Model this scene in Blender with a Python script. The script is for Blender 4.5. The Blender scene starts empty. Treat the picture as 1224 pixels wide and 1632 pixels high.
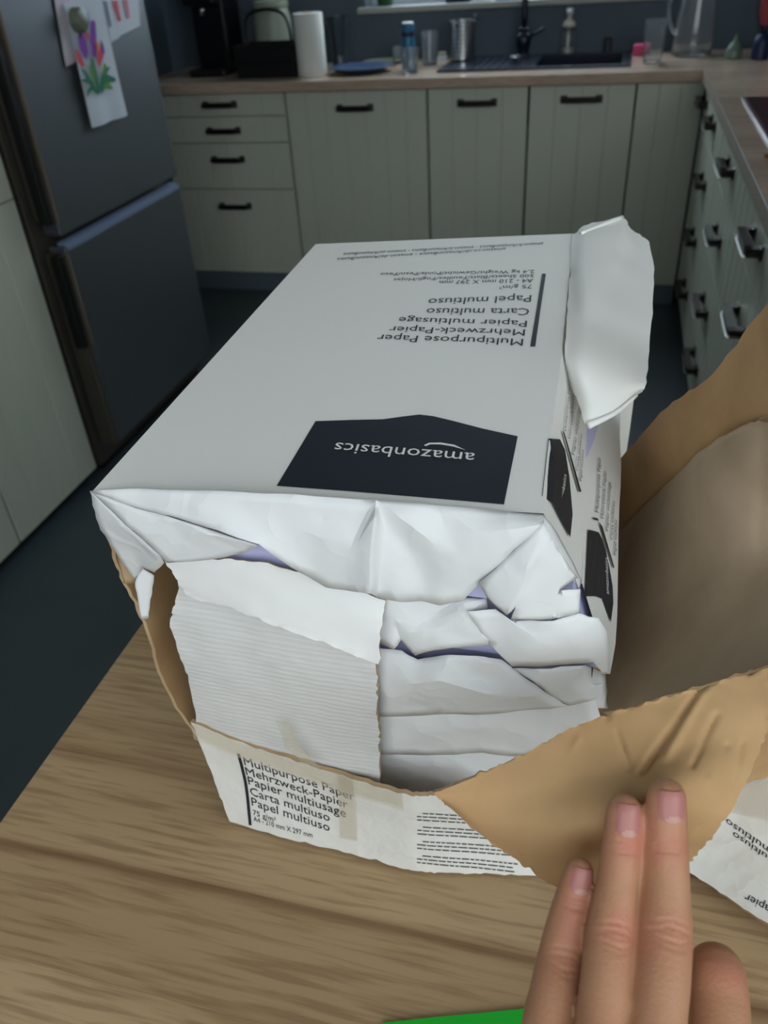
import bpy, bmesh, math, random
from mathutils import Vector, Matrix, noise
random.seed(7)
scene = bpy.context.scene
COL = scene.collection

# ---------------------------------------------------------------- camera, world, light, exposure
cam_data = bpy.data.cameras.new('camera')
cam = bpy.data.objects.new('camera', cam_data); COL.objects.link(cam)
axes = ((0.967086,0.248218,-0.055975),(-0.098998,0.569695,0.815872),(0.234403,-0.783477,0.575517))                                   # camera right, up, back in world space
cam.matrix_world = Matrix(((axes[0][0], axes[1][0], axes[2][0], 0), (axes[0][1], axes[1][1], axes[2][1], 0),
                           (axes[0][2], axes[1][2], axes[2][2], 1.3485), (0, 0, 0, 1)))
cam_data.sensor_fit = 'VERTICAL'; cam_data.sensor_height = 36; cam_data.sensor_width = 27
cam_data.lens = 28.221
cam_data.clip_start = .01
cam_data.dof.use_dof = True; cam_data.dof.focus_distance = .41; cam_data.dof.aperture_fstop = 13.0
scene.camera = cam

world = bpy.data.worlds.new('sky'); scene.world = world; world.use_nodes = True
wb = world.node_tree.nodes['Background']
wb.inputs['Color'].default_value = (.72, .86, 1, 1); wb.inputs['Strength'].default_value = 1.0

def area_light(name, loc, target, sx, sy, power, color):
    d = bpy.data.lights.new(name, 'AREA'); d.shape = 'RECTANGLE'; d.size = sx; d.size_y = sy; d.energy = power; d.color = color
    o = bpy.data.objects.new(name, d); COL.objects.link(o); o.location = loc
    o.rotation_euler = (Vector(target) - Vector(loc)).to_track_quat('-Z', 'Y').to_euler()
    return o
# daylight through the big garden window behind the camera, and through the small window over the sink
area_light('garden_window_daylight', (.45, -1.25, 1.74), (.45, 1.2, .85), 2.4, 1.4, 20.5, (.95, .98, 1))
area_light('added_side_fill', (1.65, -.75, 1.90), (.05, .4, .95), 1.0, .9, 11, (.88, .95, 1))  # added fill for the stack's right side and the table, no known source
area_light('sink_window_daylight', (-.55, 4.30, 1.75), (-.55, 2.0, .6), 1.2, 1.0, 20, (.75, .88, 1))
scene.view_settings.view_transform = 'Standard'; scene.view_settings.look = 'None'
scene.view_settings.gamma = 1; scene.view_settings.use_curve_mapping = False
scene.view_settings.exposure = 0.0
scene.cycles.use_denoising = True
scene.cycles.max_bounces = 8

# ---------------------------------------------------------------- helpers
def lin(r, g, b):
    f = lambda c: (c/255/12.92) if c <= 10 else ((c/255+.055)/1.055)**2.4
    return (f(r), f(g), f(b), 1)

def mat(name, color, rough=.6, metal=0., spec=.5, bump=None, noise_col=None, trans=0., ior=1.45, alpha=1., coat=0., sss=0.):
    """Principled material; bump=(scale,strength,distance), noise_col=(scale,color2,amount)."""
    m = bpy.data.materials.new(name); m.use_nodes = True
    nt = m.node_tree; b = nt.nodes['Principled BSDF']
    b.inputs['Base Color'].default_value = color; b.inputs['Roughness'].default_value = rough
    b.inputs['Metallic'].default_value = metal; b.inputs['Specular IOR Level'].default_value = spec
    b.inputs['Transmission Weight'].default_value = trans; b.inputs['IOR'].default_value = ior
    b.inputs['Alpha'].default_value = alpha; b.inputs['Coat Weight'].default_value = coat
    if sss:
        b.inputs['Subsurface Weight'].default_value = sss; b.inputs['Subsurface Radius'].default_value = (.004, .0015, .0008)
        b.inputs['Subsurface Scale'].default_value = 1
    tc = nt.nodes.new('ShaderNodeTexCoord')
    if noise_col:
        n = nt.nodes.new('ShaderNodeTexNoise'); n.inputs['Scale'].default_value = noise_col[0]; n.inputs['Detail'].default_value = 4
        nt.links.new(tc.outputs['Object'], n.inputs['Vector'])
        mx = nt.nodes.new('ShaderNodeMix'); mx.data_type = 'RGBA'
        mx.inputs['A'].default_value = color; mx.inputs['B'].default_value = noise_col[1]
        mp = nt.nodes.new('ShaderNodeMath'); mp.operation = 'MULTIPLY'; mp.inputs[1].default_value = noise_col[2]
        nt.links.new(n.outputs['Fac'], mp.inputs[0]); nt.links.new(mp.outputs[0], mx.inputs['Factor'])
        nt.links.new(mx.outputs['Result'], b.inputs['Base Color'])
    if bump:
        n = nt.nodes.new('ShaderNodeTexNoise'); n.inputs['Scale'].default_value = bump[0]; n.inputs['Detail'].default_value = 5
        nt.links.new(tc.outputs['Object'], n.inputs['Vector'])
        bp = nt.nodes.new('ShaderNodeBump'); bp.inputs['Strength'].default_value = bump[1]; bp.inputs['Distance'].default_value = bump[2]
        nt.links.new(n.outputs['Fac'], bp.inputs['Height']); nt.links.new(bp.outputs['Normal'], b.inputs['Normal'])
    return m

def paper_mat(name, color, strength=.5, scale=26, rough=.55):
    """White wrapping paper with fine irregular creases."""
    m = mat(name, color, rough, spec=.35)
    nt = m.node_tree; b = nt.nodes['Principled BSDF']; tc = nt.nodes.new('ShaderNodeTexCoord')
    n = nt.nodes.new('ShaderNodeTexNoise'); n.inputs['Scale'].default_value = scale*.6; n.inputs['Detail'].default_value = 3
    nt.links.new(tc.outputs['Object'], n.inputs['Vector'])
    mx = nt.nodes.new('ShaderNodeMix'); mx.data_type = 'VECTOR'; mx.inputs['Factor'].default_value = .12
    nt.links.new(tc.outputs['Object'], mx.inputs['A']); nt.links.new(n.outputs['Color'], mx.inputs['B'])
    v = nt.nodes.new('ShaderNodeTexVoronoi'); v.feature = 'F1'; v.inputs['Scale'].default_value = scale
    nt.links.new(mx.outputs['Result'], v.inputs['Vector'])
    bp = nt.nodes.new('ShaderNodeBump'); bp.inputs['Strength'].default_value = strength; bp.inputs['Distance'].default_value = .004
    nt.links.new(v.outputs['Distance'], bp.inputs['Height']); nt.links.new(bp.outputs['Normal'], b.inputs['Normal'])
    return m

def wood_mat(name, c1, c2, c3, axis_scale=(2.2, 28, 28), rough=.42, big=(1.0, 9, 9), spec=.4):
    m = mat(name, c1, rough, spec=spec)
    nt = m.node_tree; b = nt.nodes['Principled BSDF']; tc = nt.nodes.new('ShaderNodeTexCoord')
    oi = nt.nodes.new('ShaderNodeObjectInfo')
    ad = nt.nodes.new('ShaderNodeVectorMath'); ad.operation = 'MULTIPLY_ADD'; ad.inputs[1].default_value = (1, 1, 1)
    nt.links.new(tc.outputs['Object'], ad.inputs[0])
    cmb = nt.nodes.new('ShaderNodeCombineXYZ'); ml = nt.nodes.new('ShaderNodeMath'); ml.operation = 'MULTIPLY'; ml.inputs[1].default_value = 7.3
    nt.links.new(oi.outputs['Random'], ml.inputs[0])
    for i in range(3): nt.links.new(ml.outputs[0], cmb.inputs[i])
    nt.links.new(cmb.outputs[0], ad.inputs[2])
    def nz(sc, detail, dist):
        mp = nt.nodes.new('ShaderNodeMapping'); mp.inputs['Scale'].default_value = sc
        nt.links.new(ad.outputs[0], mp.inputs['Vector'])
        n = nt.nodes.new('ShaderNodeTexNoise'); n.inputs['Scale'].default_value = 1; n.inputs['Detail'].default_value = detail; n.inputs['Distortion'].default_value = dist
        nt.links.new(mp.outputs[0], n.inputs['Vector']); return n
    n1 = nz(big, 3, .8); n2 = nz((axis_scale[0]*7, axis_scale[1]*9, axis_scale[2]*9), 4, .2)
    r1 = nt.nodes.new('ShaderNodeValToRGB'); e = r1.color_ramp.elements
    e[0].position = .32; e[0].color = c2; e[1].position = .62; e[1].color = c1
    nt.links.new(n1.outputs['Fac'], r1.inputs['Fac'])
    r2 = nt.nodes.new('ShaderNodeValToRGB'); e = r2.color_ramp.elements
    e[0].position = .34; e[0].color = (1, 1, 1, 1); e[1].position = .52; e[1].color = (0, 0, 0, 1)
    nt.links.new(n2.outputs['Fac'], r2.inputs['Fac'])
    ml2 = nt.nodes.new('ShaderNodeMath'); ml2.operation = 'MULTIPLY'; ml2.inputs[1].default_value = .55
    nt.links.new(r2.outputs['Color'], ml2.inputs[0])
    mx = nt.nodes.new('ShaderNodeMix'); mx.data_type = 'RGBA'; mx.inputs['B'].default_value = c3
    nt.links.new(ml2.outputs[0], mx.inputs['Factor']); nt.links.new(r1.outputs['Color'], mx.inputs['A'])
    # a little tone difference from stave to stave
    hs = nt.nodes.new('ShaderNodeHueSaturation'); mr = nt.nodes.new('ShaderNodeMapRange')
    mr.inputs['To Min'].default_value = .95; mr.inputs['To Max'].default_value = 1.04
    nt.links.new(oi.outputs['Random'], mr.inputs['Value']); nt.links.new(mr.outputs[0], hs.inputs['Value'])
    nt.links.new(mx.outputs['Result'], hs.inputs['Color']); nt.links.new(hs.outputs[0], b.inputs['Base Color'])
    bp = nt.nodes.new('ShaderNodeBump'); bp.inputs['Strength'].default_value = .15; bp.inputs['Distance'].default_value = .001
    nt.links.new(n2.outputs['Fac'], bp.inputs['Height']); nt.links.new(bp.outputs['Normal'], b.inputs['Normal'])
    return m

def card_mat(name, c1, c2, rough=.75):
    """Brown kraft cardboard: faint flute lines and mottling."""
    m = mat(name, c1, rough, spec=.25)
    nt = m.node_tree; b = nt.nodes['Principled BSDF']; tc = nt.nodes.new('ShaderNodeTexCoord')
    n = nt.nodes.new('ShaderNodeTexNoise'); n.inputs['Scale'].default_value = 18; n.inputs['Detail'].default_value = 6
    nt.links.new(tc.outputs['Object'], n.inputs['Vector'])
    r = nt.nodes.new('ShaderNodeValToRGB'); r.color_ramp.elements[0].color = c2; r.color_ramp.elements[0].position = .3
    r.color_ramp.elements[1].color = c1; r.color_ramp.elements[1].position = .65
    nt.links.new(n.outputs['Fac'], r.inputs['Fac']); nt.links.new(r.outputs['Color'], b.inputs['Base Color'])
    n3 = nt.nodes.new('ShaderNodeTexNoise'); n3.inputs['Scale'].default_value = 45; n3.inputs['Detail'].default_value = 3
    nt.links.new(tc.outputs['Object'], n3.inputs['Vector'])
    bp = nt.nodes.new('ShaderNodeBump'); bp.inputs['Strength'].default_value = .25; bp.inputs['Distance'].default_value = .002
    nt.links.new(n3.outputs['Fac'], bp.inputs['Height']); nt.links.new(bp.outputs['Normal'], b.inputs['Normal'])
    return m

M = {}
M['paper'] = paper_mat('white_wrapper_paper', lin(226, 228, 227), .6, 24)
M['paper_flat'] = mat('smooth_white_wrapper', lin(231, 232, 227), .5, spec=.35, bump=(14, .12, .004))
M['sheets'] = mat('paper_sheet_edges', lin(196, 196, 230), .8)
M['ink'] = mat('black_print', lin(30, 36, 46), .45)
M['ink_grey'] = mat('grey_small_print', lin(96, 98, 98), .6)
M['ink_white'] = mat('white_print', lin(225, 228, 225), .5)
M['card'] = card_mat('brown_cardboard', lin(192, 157, 113), lin(174, 139, 97))
M['card_skylit'] = card_mat('brown_cardboard_skylit', lin(184, 164, 138), lin(168, 148, 122))  # greyer copy of brown card: skylight on the right wall put into colour
M['card_edge'] = card_mat('cardboard_torn_edge', lin(192, 166, 130), lin(170, 142, 108))
M['card_white'] = paper_mat('white_printed_cardboard', lin(232, 231, 223), .22, 40)
M['liner'] = mat('white_board_liner', lin(232, 232, 228), .6, bump=(20, .1, .003))
M['tape'] = mat('yellowed_clear_tape', lin(226, 214, 186), .22, alpha=.2, bump=(60, .5, .002))
M['tape_clear'] = mat('glossy_clear_tape', lin(214, 206, 190), .16, alpha=.2, bump=(70, .6, .002))
M['table'] = wood_mat('oak_table_staves', lin(188, 160, 121), lin(168, 139, 101), lin(132, 102, 70))
def heartwood(m, bands):
    """Soft reddish-brown heartwood streaks running along the staves at the given y."""
    nt = m.node_tree; b = nt.nodes['Principled BSDF']; src = b.inputs['Base Color'].links[0].from_socket
    tc = nt.nodes.new('ShaderNodeTexCoord'); mp = nt.nodes.new('ShaderNodeMapping'); mp.inputs['Scale'].default_value = (5, 26, 1)
    n = nt.nodes.new('ShaderNodeTexNoise'); n.inputs['Scale'].default_value = 1; n.inputs['Detail'].default_value = 4
    nt.links.new(tc.outputs['Object'], mp.inputs['Vector']); nt.links.new(mp.outputs[0], n.inputs['Vector'])
    sp = nt.nodes.new('ShaderNodeSeparateXYZ'); nt.links.new(tc.outputs['Object'], sp.inputs[0])
    def M2(op, a, b_):
        k = nt.nodes.new('ShaderNodeMath'); k.operation = op
        for i, v in enumerate((a, b_)):
            if isinstance(v, (int, float)): k.inputs[i].default_value = v
            else: nt.links.new(v, k.inputs[i])
        return k.outputs[0]
    y = M2('ADD', sp.outputs['Y'], M2('MULTIPLY', M2('SUBTRACT', n.outputs['Fac'], .5), .014))
    for y0, w, amt in bands:
        f = M2('POWER', 2.718, M2('MULTIPLY', M2('POWER', M2('DIVIDE', M2('SUBTRACT', y, y0), w), 2.0), -1.0))
        f = M2('MULTIPLY', f, amt)
        mx = nt.nodes.new('ShaderNodeMix'); mx.data_type = 'RGBA'; mx.inputs['B'].default_value = lin(118, 84, 56)
        nt.links.new(f, mx.inputs['Factor']); nt.links.new(src, mx.inputs['A']); src = mx.outputs['Result']
    nt.links.new(src, b.inputs['Base Color'])
heartwood(M['table'], [(.2385-.38, .0042, .72), (.314-.38, .006, .4), (.12-.38, .008, .3), (.345-.38, .006, .22)])
M['worktop'] = wood_mat('brown_laminate_worktop', lin(196, 174, 152), lin(174, 152, 132), lin(150, 130, 112), (2, 20, 20), .2, (1.5, 8, 8), spec=.6)
M['worktop_edge'] = mat('worktop_edge_strip', lin(170, 160, 150), .25, spec=.6)
M['cream'] = mat('cream_painted_front', lin(195, 199, 181), .45, bump=(300, .05, .0004))
M['groove'] = mat('cream_carcass', lin(176, 178, 160), .6)
M['black_gap'] = mat('black_plinth', lin(18, 19, 18), .8)  # near-black colour of the right-hand and tall-unit plinths
M['plinth'] = mat('grey_plinth', lin(118, 132, 142), .35, metal=.4)
M['handle'] = mat('dark_pewter_handle', lin(58, 56, 52), .28, metal=.85)
M['fridge'] = mat('brushed_steel_fridge', lin(104, 110, 114), .42, metal=.7, bump=(500, .04, .0003))
M['fridge_side'] = mat('bronze_grey_fridge_side', lin(92, 88, 78), .45, metal=.5)
M['fridge_lip_sheen'] = mat('door_lip_sheen', lin(124, 140, 164), .3)  # pale blue stands in for window light reflected off the lip
M['fridge_handle'] = mat('bronze_grey_handle', lin(118, 110, 98), .4, metal=.4)
M['floor'] = mat('dark_slate_floor', lin(66, 78, 82), .5, noise_col=(6, lin(52, 62, 66), .8), bump=(120, .1, .001))
M['wall'] = mat('slate_blue_wall', lin(84, 98, 108), .7, bump=(200, .08, .001))
M['wall_light'] = mat('pale_wall', lin(176, 178, 172), .8)
M['ceiling'] = mat('white_ceiling', lin(205, 205, 200), .9)
M['white_frame'] = mat('white_window_frame', lin(226, 232, 234), .4)
M['sill'] = mat('grey_sill', lin(176, 178, 168), .5)
M['black'] = mat('black_plastic', lin(16, 17, 19), .4)
M['black_gloss'] = mat('black_glass', lin(12, 12, 16), .28)
M['smoky'] = mat('smoky_patterned_glass', lin(50, 60, 66), .2, bump=(60, .6, .004))
M['sink'] = mat('black_composite_sink', lin(30, 36, 50), .22)
M['navy'] = mat('navy_black_tap', lin(20, 27, 46), .3)
M['steel'] = mat('stainless_steel', lin(196, 200, 202), .25, metal=1)
M['glass'] = mat('clear_glass', (.94, .98, 1, 1), .04, trans=.94, ior=1.45)
M['pane'] = mat('window_glass', (1, 1, 1, 1), .0, trans=1, ior=1.02)
M['towel'] = mat('white_paper_towel', lin(222, 224, 216), .9, bump=(90, .3, .002))
M['canister'] = mat('pale_green_grey_ceramic', lin(150, 160, 140), .4)
M['blue_plate'] = mat('blue_plate_glaze', lin(54, 76, 108), .35)
M['green_plate'] = mat('olive_plate_glaze', lin(140, 146, 124), .4)
M['blue'] = mat('teal_blue_plastic', lin(40, 110, 146), .3)
M['dark_blue'] = mat('dark_blue_plastic', lin(30, 40, 78), .4)
M['bright_blue'] = mat('bright_blue_plastic', lin(40, 130, 200), .4)
M['pink'] = mat('pink_sponge', lin(232, 96, 140), .9, bump=(120, .5, .002))
M['red'] = mat('red_enamel', lin(170, 26, 34), .3)
M['green_glass'] = mat('pale_green_plastic', lin(112, 136, 118), .3)
M['green'] = mat('bright_green_plastic', lin(14, 176, 42), .4)
M['dark_green'] = mat('green_leaf_plastic', lin(40, 92, 44), .6)
M['spoon'] = mat('orange_brown_wood', lin(150, 92, 44), .5)
M['pump'] = mat('ivory_plastic', lin(206, 206, 184), .4)
M['soap'] = mat('pale_soap', lin(190, 190, 170), .4)
M['drawing'] = mat('drawing_paper', lin(206, 214, 222), .7, bump=(8, .3, .01))
M['drawing_pink'] = mat('pinkish_drawing_paper', lin(206, 200, 208), .7)
for k, c in dict(p_purple=(128, 40, 170), p_red=(214, 66, 84), p_orange=(226, 120, 60), p_violet=(66, 34, 110), p_green=(22, 120, 86),
                 p_leaf=(92, 150, 52), p_blue=(70, 150, 190), p_pink=(214, 120, 140), p_grey=(120, 128, 150)).items():
    M[k] = mat('crayon_'+k[2:], lin(*c), .7)
M['magnet'] = mat('olive_green_magnet', lin(104, 112, 92), .4)
M['grass'] = mat('lawn_outside', lin(96, 118, 84), .9)
M['render'] = mat('pale_garden_wall', lin(180, 186, 182), .9)

ORIG = {}                                            # world position of each object's origin
def tag(o, label=None, cat=None, group=None, kind=None):
    if label: o['label'] = label
    if cat: o['category'] = cat
    if group: o['group'] = group
    if kind: o['kind'] = kind
    return o

def thing(name, label, cat, loc, group=None):
    o = bpy.data.objects.new(name, None); COL.objects.link(o); o.location = loc; o.empty_display_size = .05
    ORIG[o] = Vector(loc)
    return tag(o, label, cat, group)

def link(name, me, parent=None, origin=None):
    o = bpy.data.objects.new(name, me); COL.objects.link(o)
    if parent is not None:
        o.parent = parent; ORIG[o] = ORIG[parent]
        org = ORIG[parent]
    else:
        org = Vector(origin) if origin is not None else Vector((0, 0, 0)); o.location = org; ORIG[o] = org
    me.transform(Matrix.Translation(-org))
    return o

def mesh(name, verts, faces, m, parent=None, smooth=False, idx=None, origin=None):
    me = bpy.data.meshes.new(name); me.from_pydata([tuple(v) for v in verts], [], faces)
    for k in (m if isinstance(m, (list, tuple)) else [m]): me.materials.append(k)
    if idx: me.polygons.foreach_set('material_index', idx)
    if smooth: me.polygons.foreach_set('use_smooth', [True]*len(me.polygons))
    me.update()
    return link(name, me, parent, origin)

def from_bm(name, bm, m, parent=None, smooth=False, origin=None):
    me = bpy.data.meshes.new(name); bm.normal_update(); bm.to_mesh(me); bm.free()
    for k in (m if isinstance(m, (list, tuple)) else [m]): me.materials.append(k)
    if smooth: me.polygons.foreach_set('use_smooth', [True]*len(me.polygons))
    return link(name, me, parent, origin)

def add_box(bm, x0, x1, y0, y1, z0, z1, bev=0., seg=2):
    mt = Matrix.Translation(((x0+x1)/2, (y0+y1)/2, (z0+z1)/2)) @ Matrix.Diagonal((abs(x1-x0), abs(y1-y0), abs(z1-z0), 1))
    r = bmesh.ops.create_cube(bm, size=1, matrix=mt)
    if bev:
        es = list({e for v in r['verts'] for e in v.link_edges})
        bmesh.ops.bevel(bm, geom=es, offset=bev, segments=seg, affect='EDGES', profile=.5)

def box(name, dims, m, parent=None, bev=.002, origin=None, seg=2):
    bm = bmesh.new(); add_box(bm, *dims, bev=bev, seg=seg); return from_bm(name, bm, m, parent, origin=origin)

def add_lathe(bm, c, prof, n=28, axis='Z'):
    rings = []
    for r, h in prof:
        ring = []
        for i in range(n):
            a = 2*math.pi*i/n
            p = (r*math.cos(a), r*math.sin(a), h)
            if axis == 'Y': p = (p[0], p[2], p[1])
            if axis == 'X': p = (p[2], p[0], p[1])
            ring.append(bm.verts.new((c[0]+p[0], c[1]+p[1], c[2]+p[2])))
        rings.append(ring)
    for a, b in zip(rings, rings[1:]):
        for i in range(n):
            bm.faces.new((a[i], a[(i+1) % n], b[(i+1) % n], b[i]))
    if prof[0][0] > 1e-5: bm.faces.new(rings[0][::-1])
    if prof[-1][0] > 1e-5: bm.faces.new(rings[-1])

def lathe(name, c, prof, m, parent=None, n=28, axis='Z', smooth=True, origin=None):
    bm = bmesh.new(); add_lathe(bm, c, [(max(r, 2e-5), h) for r, h in prof], n, axis)
    bmesh.ops.recalc_face_normals(bm, faces=bm.faces)
    o = from_bm(name, bm, m, parent, smooth, origin)
    if smooth: o.data.set_sharp_from_angle(angle=math.radians(42))
    return o

def add_tube(bm, pts, r, n=10):
    pts = [Vector(p) for p in pts]; rings = []; prev = None
    for i, p in enumerate(pts):
        t = (pts[min(i+1, len(pts)-1)] - pts[max(i-1, 0)]).normalized()
        u = t.cross(Vector((0, 0, 1)) if prev is None and abs(t.z) < .9 else (Vector((1, 0, 0)) if prev is None else prev.cross(t).cross(t)*-1)) if prev is None else (prev - t*prev.dot(t))
        u.normalize(); prev = u; w = t.cross(u)
        rr = r[i] if isinstance(r, (list, tuple)) else r
        rings.append([bm.verts.new(p + (u*math.cos(2*math.pi*k/n) + w*math.sin(2*math.pi*k/n))*rr) for k in range(n)])
    for a, b in zip(rings, rings[1:]):
        for k in range(n): bm.faces.new((a[k], a[(k+1) % n], b[(k+1) % n], b[k]))
    bm.faces.new(rings[0][::-1]); bm.faces.new(rings[-1])

def tube(name, pts, r, m, parent=None, n=10, origin=None):
    bm = bmesh.new(); add_tube(bm, pts, r, n); bmesh.ops.recalc_face_normals(bm, faces=bm.faces)
    return from_bm(name, bm, m, parent, True, origin)

def catmull(pts, n):
    """n samples of a Catmull-Rom curve through pts."""
    P = [Vector(p) for p in pts]; P = [P[0]*2-P[1]] + P + [P[-1]*2-P[-2]]; out = []
    for i in range(n):
        t = i/(n-1)*(len(P)-3); k = min(int(t), len(P)-4); f = t-k
        a, b, c, d = P[k:k+4]
        out.append(.5*((2*b) + (c-a)*f + (2*a-5*b+4*c-d)*f*f + (3*b-a-3*c+d)*f**3))
    return out

def grid_pts(rows, nu, nv):
    cols = [catmull(r, nu) for r in rows]
    return [list(q) for q in zip(*[catmull([c[i] for c in cols], nv) for i in range(nu)])]   # nv rows of nu

def slab(name, rows, t, mats, parent=None, nu=24, nv=16, wob=0., jag=0., flip=False, smooth=True, creases=()):
    """Sheet of cardboard through a grid of 3D points: mats = (inside, outside, edge)."""
    G = grid_pts(rows, nu, nv)
    V, Fc, idx = [], [], []
    nrm = [[None]*nu for _ in range(nv)]
    for j in range(nv):
        for i in range(nu):
            du = G[j][min(i+1, nu-1)] - G[j][max(i-1, 0)]; dv = G[min(j+1, nv-1)][i] - G[max(j-1, 0)][i]
            n = du.cross(dv); n.normalize(); nrm[j][i] = -n if flip else n
    for j in range(nv):
        for i in range(nu):
            p = G[j][i]
            if wob: G[j][i] = p + nrm[j][i]*noise.noise(p*38)*wob + nrm[j][i]*noise.noise(p*110+Vector((3, 1, 2)))*wob*.35
            if jag and (i in (0, nu-1) or j in (0, nv-1)):
                G[j][i] = G[j][i] + Vector((noise.noise(p*330), noise.noise(p*330+Vector((5, 5, 5))), noise.noise(p*300+Vector((9, 0, 0)))))*jag
    flat = [p.copy() for r in G for p in r]
    for A, B, dep, wid in creases:                  # folds pressed into the sheet between the two nearest grid points
        A = min(flat, key=lambda p: (p-Vector(A)).length); B = min(flat, key=lambda p: (p-Vector(B)).length); AB = (B-A).length
        for j in range(nv):
            for i in range(nu):
                p = flat[j*nu+i]; tc = max(0, min(1, (p-A).dot(B-A)/AB/AB))
                d = (p-A-(B-A)*tc).length
                if d < wid*4: G[j][i] = G[j][i] - nrm[j][i]*dep*math.exp(-(d/wid)**2)*(.35+.65*math.sin(math.pi*min(1, max(0, .08+tc*.84))))
    for j in range(nv):
        for i in range(nu): V.append(G[j][i])
    for j in range(nv):
        for i in range(nu): V.append(G[j][i] - nrm[j][i]*t)
    o = nu*nv; q = lambda i, j: j*nu+i
    for j in range(nv-1):
        for i in range(nu-1):
            f = [q(i, j), q(i+1, j), q(i+1, j+1), q(i, j+1)]
            b = [v+o for v in f]
            if flip: f = f[::-1]; b = b
            else: b = b[::-1]
            Fc.append(f); idx.append(0); Fc.append(b); idx.append(1)
    rim = [q(i, 0) for i in range(nu)] + [q(nu-1, j) for j in range(1, nv)] + [q(i, nv-1) for i in range(nu-2, -1, -1)] + [q(0, j) for j in range(nv-2, 0, -1)]
    for a, b in zip(rim, rim[1:]+rim[:1]):
        Fc.append([a, a+o, b+o, b] if not flip else [b, b+o, a+o, a]); idx.append(2)
    ob = mesh(name, V, Fc, list(mats), parent, smooth, idx)
    ob.data.set_sharp_from_angle(angle=math.radians(50))
    return ob

def sheet(name, pts, faces, m, parent=None, cuts=3, relax=4, wob=.0006, thick=.0003, out=(0, -1, 0)):
    """Creased paper: facets through the given points, subdivided, slightly softened and crumpled."""
    bm = bmesh.new(); vs = [bm.verts.new(p) for p in pts]
    for f in faces: bm.faces.new([vs[k] for k in f])
    bmesh.ops.triangulate(bm, faces=bm.faces)
    bmesh.ops.subdivide_edges(bm, edges=bm.edges, cuts=cuts, use_grid_fill=True)
    inner = [v for v in bm.verts if not v.is_boundary]
    for _ in range(relax):
        bmesh.ops.smooth_vert(bm, verts=inner, factor=.35, use_axis_x=True, use_axis_y=True, use_axis_z=True)
    O = Vector(out)
    for v in bm.verts:
        c = v.co
        v.co = c + O*(abs(noise.noise(c*55))*2-.4)*wob + (Vector((noise.noise(c*240), 0, noise.noise(c*240+Vector((4, 4, 4)))))*wob*1.2 if v.is_boundary else Vector())
    bm.normal_update()
    s = Vector()
    for f in bm.faces: s += f.normal*f.calc_area()
    if s.dot(O) < 0: bmesh.ops.reverse_faces(bm, faces=bm.faces)
    o = from_bm(name, bm, m, parent, True)
    md = o.modifiers.new('thickness', 'SOLIDIFY'); md.thickness = thick; md.offset = -1
    o.data.set_sharp_from_angle(angle=math.radians(24))
    return o

def flat_poly(name, pts, m, parent=None):
    return mesh(name, pts, [list(range(len(pts)))], m, parent)

_cap = {}
def text_mesh(body):
    cu = bpy.data.curves.new('lettering', 'FONT'); cu.body = body; cu.size = 1; cu.resolution_u = 2
    ob = bpy.data.objects.new('lettering', cu); COL.objects.link(ob)
    dg = bpy.context.evaluated_depsgraph_get(); me = bpy.data.meshes.new_from_object(ob.evaluated_get(dg))
    bpy.data.objects.remove(ob); bpy.data.curves.remove(cu)
    return me

def lettering(name, lines, m, parent, cap=.7, bow=0.):
    if len(lines) > 1: return [lettering(name, [ln], m, parent, cap, bow)[0] for ln in lines]
    """Printed lines, one mesh: each (text, (start, end, top of capital)); start-end is the baseline."""
    V, Fc = [], []
    for body, (O, E, U) in lines:
        O, E, U = Vector(O), Vector(E), Vector(U)
        me = text_mesh(body); xs = [v.co.x for v in me.vertices]; x0, x1 = min(xs), max(xs); b = len(V)
        n = (E-O).cross(U-O).normalized()
        for v in me.vertices:
            s = (v.co.x-x0)/(x1-x0)
            V.append(O + (E-O)*s + (U-O)*(v.co.y/cap) + (U-O).normalized()*bow*math.sin(math.pi*s))
        for p in me.polygons: Fc.append([b+k for k in p.vertices])
        bpy.data.meshes.remove(me)
    return [mesh(name, V, Fc, m, parent)]

def drape(objs, target, direction, off=.0005):
    """Lay flat print onto an uneven surface: push every vertex along direction onto the target."""
    from mathutils.bvhtree import BVHTree
    me = target.data; bvh = BVHTree.FromPolygons([v.co+ORIG[target] for v in me.vertices], [p.vertices[:] for p in me.polygons])
    d = Vector(direction).normalized()
    for o in objs:
        for v in o.data.vertices:
            w = v.co+ORIG[o]; hit = bvh.ray_cast(w-d*.03, d, .09)
            if hit[0] is not None: v.co = hit[0]-d*off-ORIG[o]
        o.data.update()

def struct(o): o['kind'] = 'structure'; return o

# ---------------------------------------------------------------- the room
struct(box('floor', (-2.1, 1.75, -1.35, 4.16, -.1, 0), M['floor'], bev=0))
struct(box('ceiling', (-2.1, 1.75, -1.35, 4.16, 2.5, 2.6), M['ceiling'], bev=0))
struct(box('wall_left', (-2.2, -2.1, -1.35, 4.16, 0, 2.5), M['wall'], bev=0))
struct(box('wall_right', (.93, 1.03, 1.15, 4.16, 0, 2.5), M['wall'], bev=0))
struct(box('wall_corner', (1.03, 1.85, 1.15, 1.25, 0, 2.5), M['wall_light'], bev=0))
bm = bmesh.new()                                    # side wall with an added opening for the side fill
for d in ((1.75, 1.85, -1.4, -1.3, 0, 2.5), (1.75, 1.85, -.2, 1.15, 0, 2.5), (1.75, 1.85, -1.3, -.2, 0, 1.35), (1.75, 1.85, -1.3, -.2, 2.4, 2.5)):
    add_box(bm, *d)
struct(from_bm('wall_side', bm, M['wall_light']))
w3 = thing('added_window', None, None, (1.8, -.75, 1.35)); w3['kind'] = 'structure'  # unseen window, added to go with the side fill
bm = bmesh.new()
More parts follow.
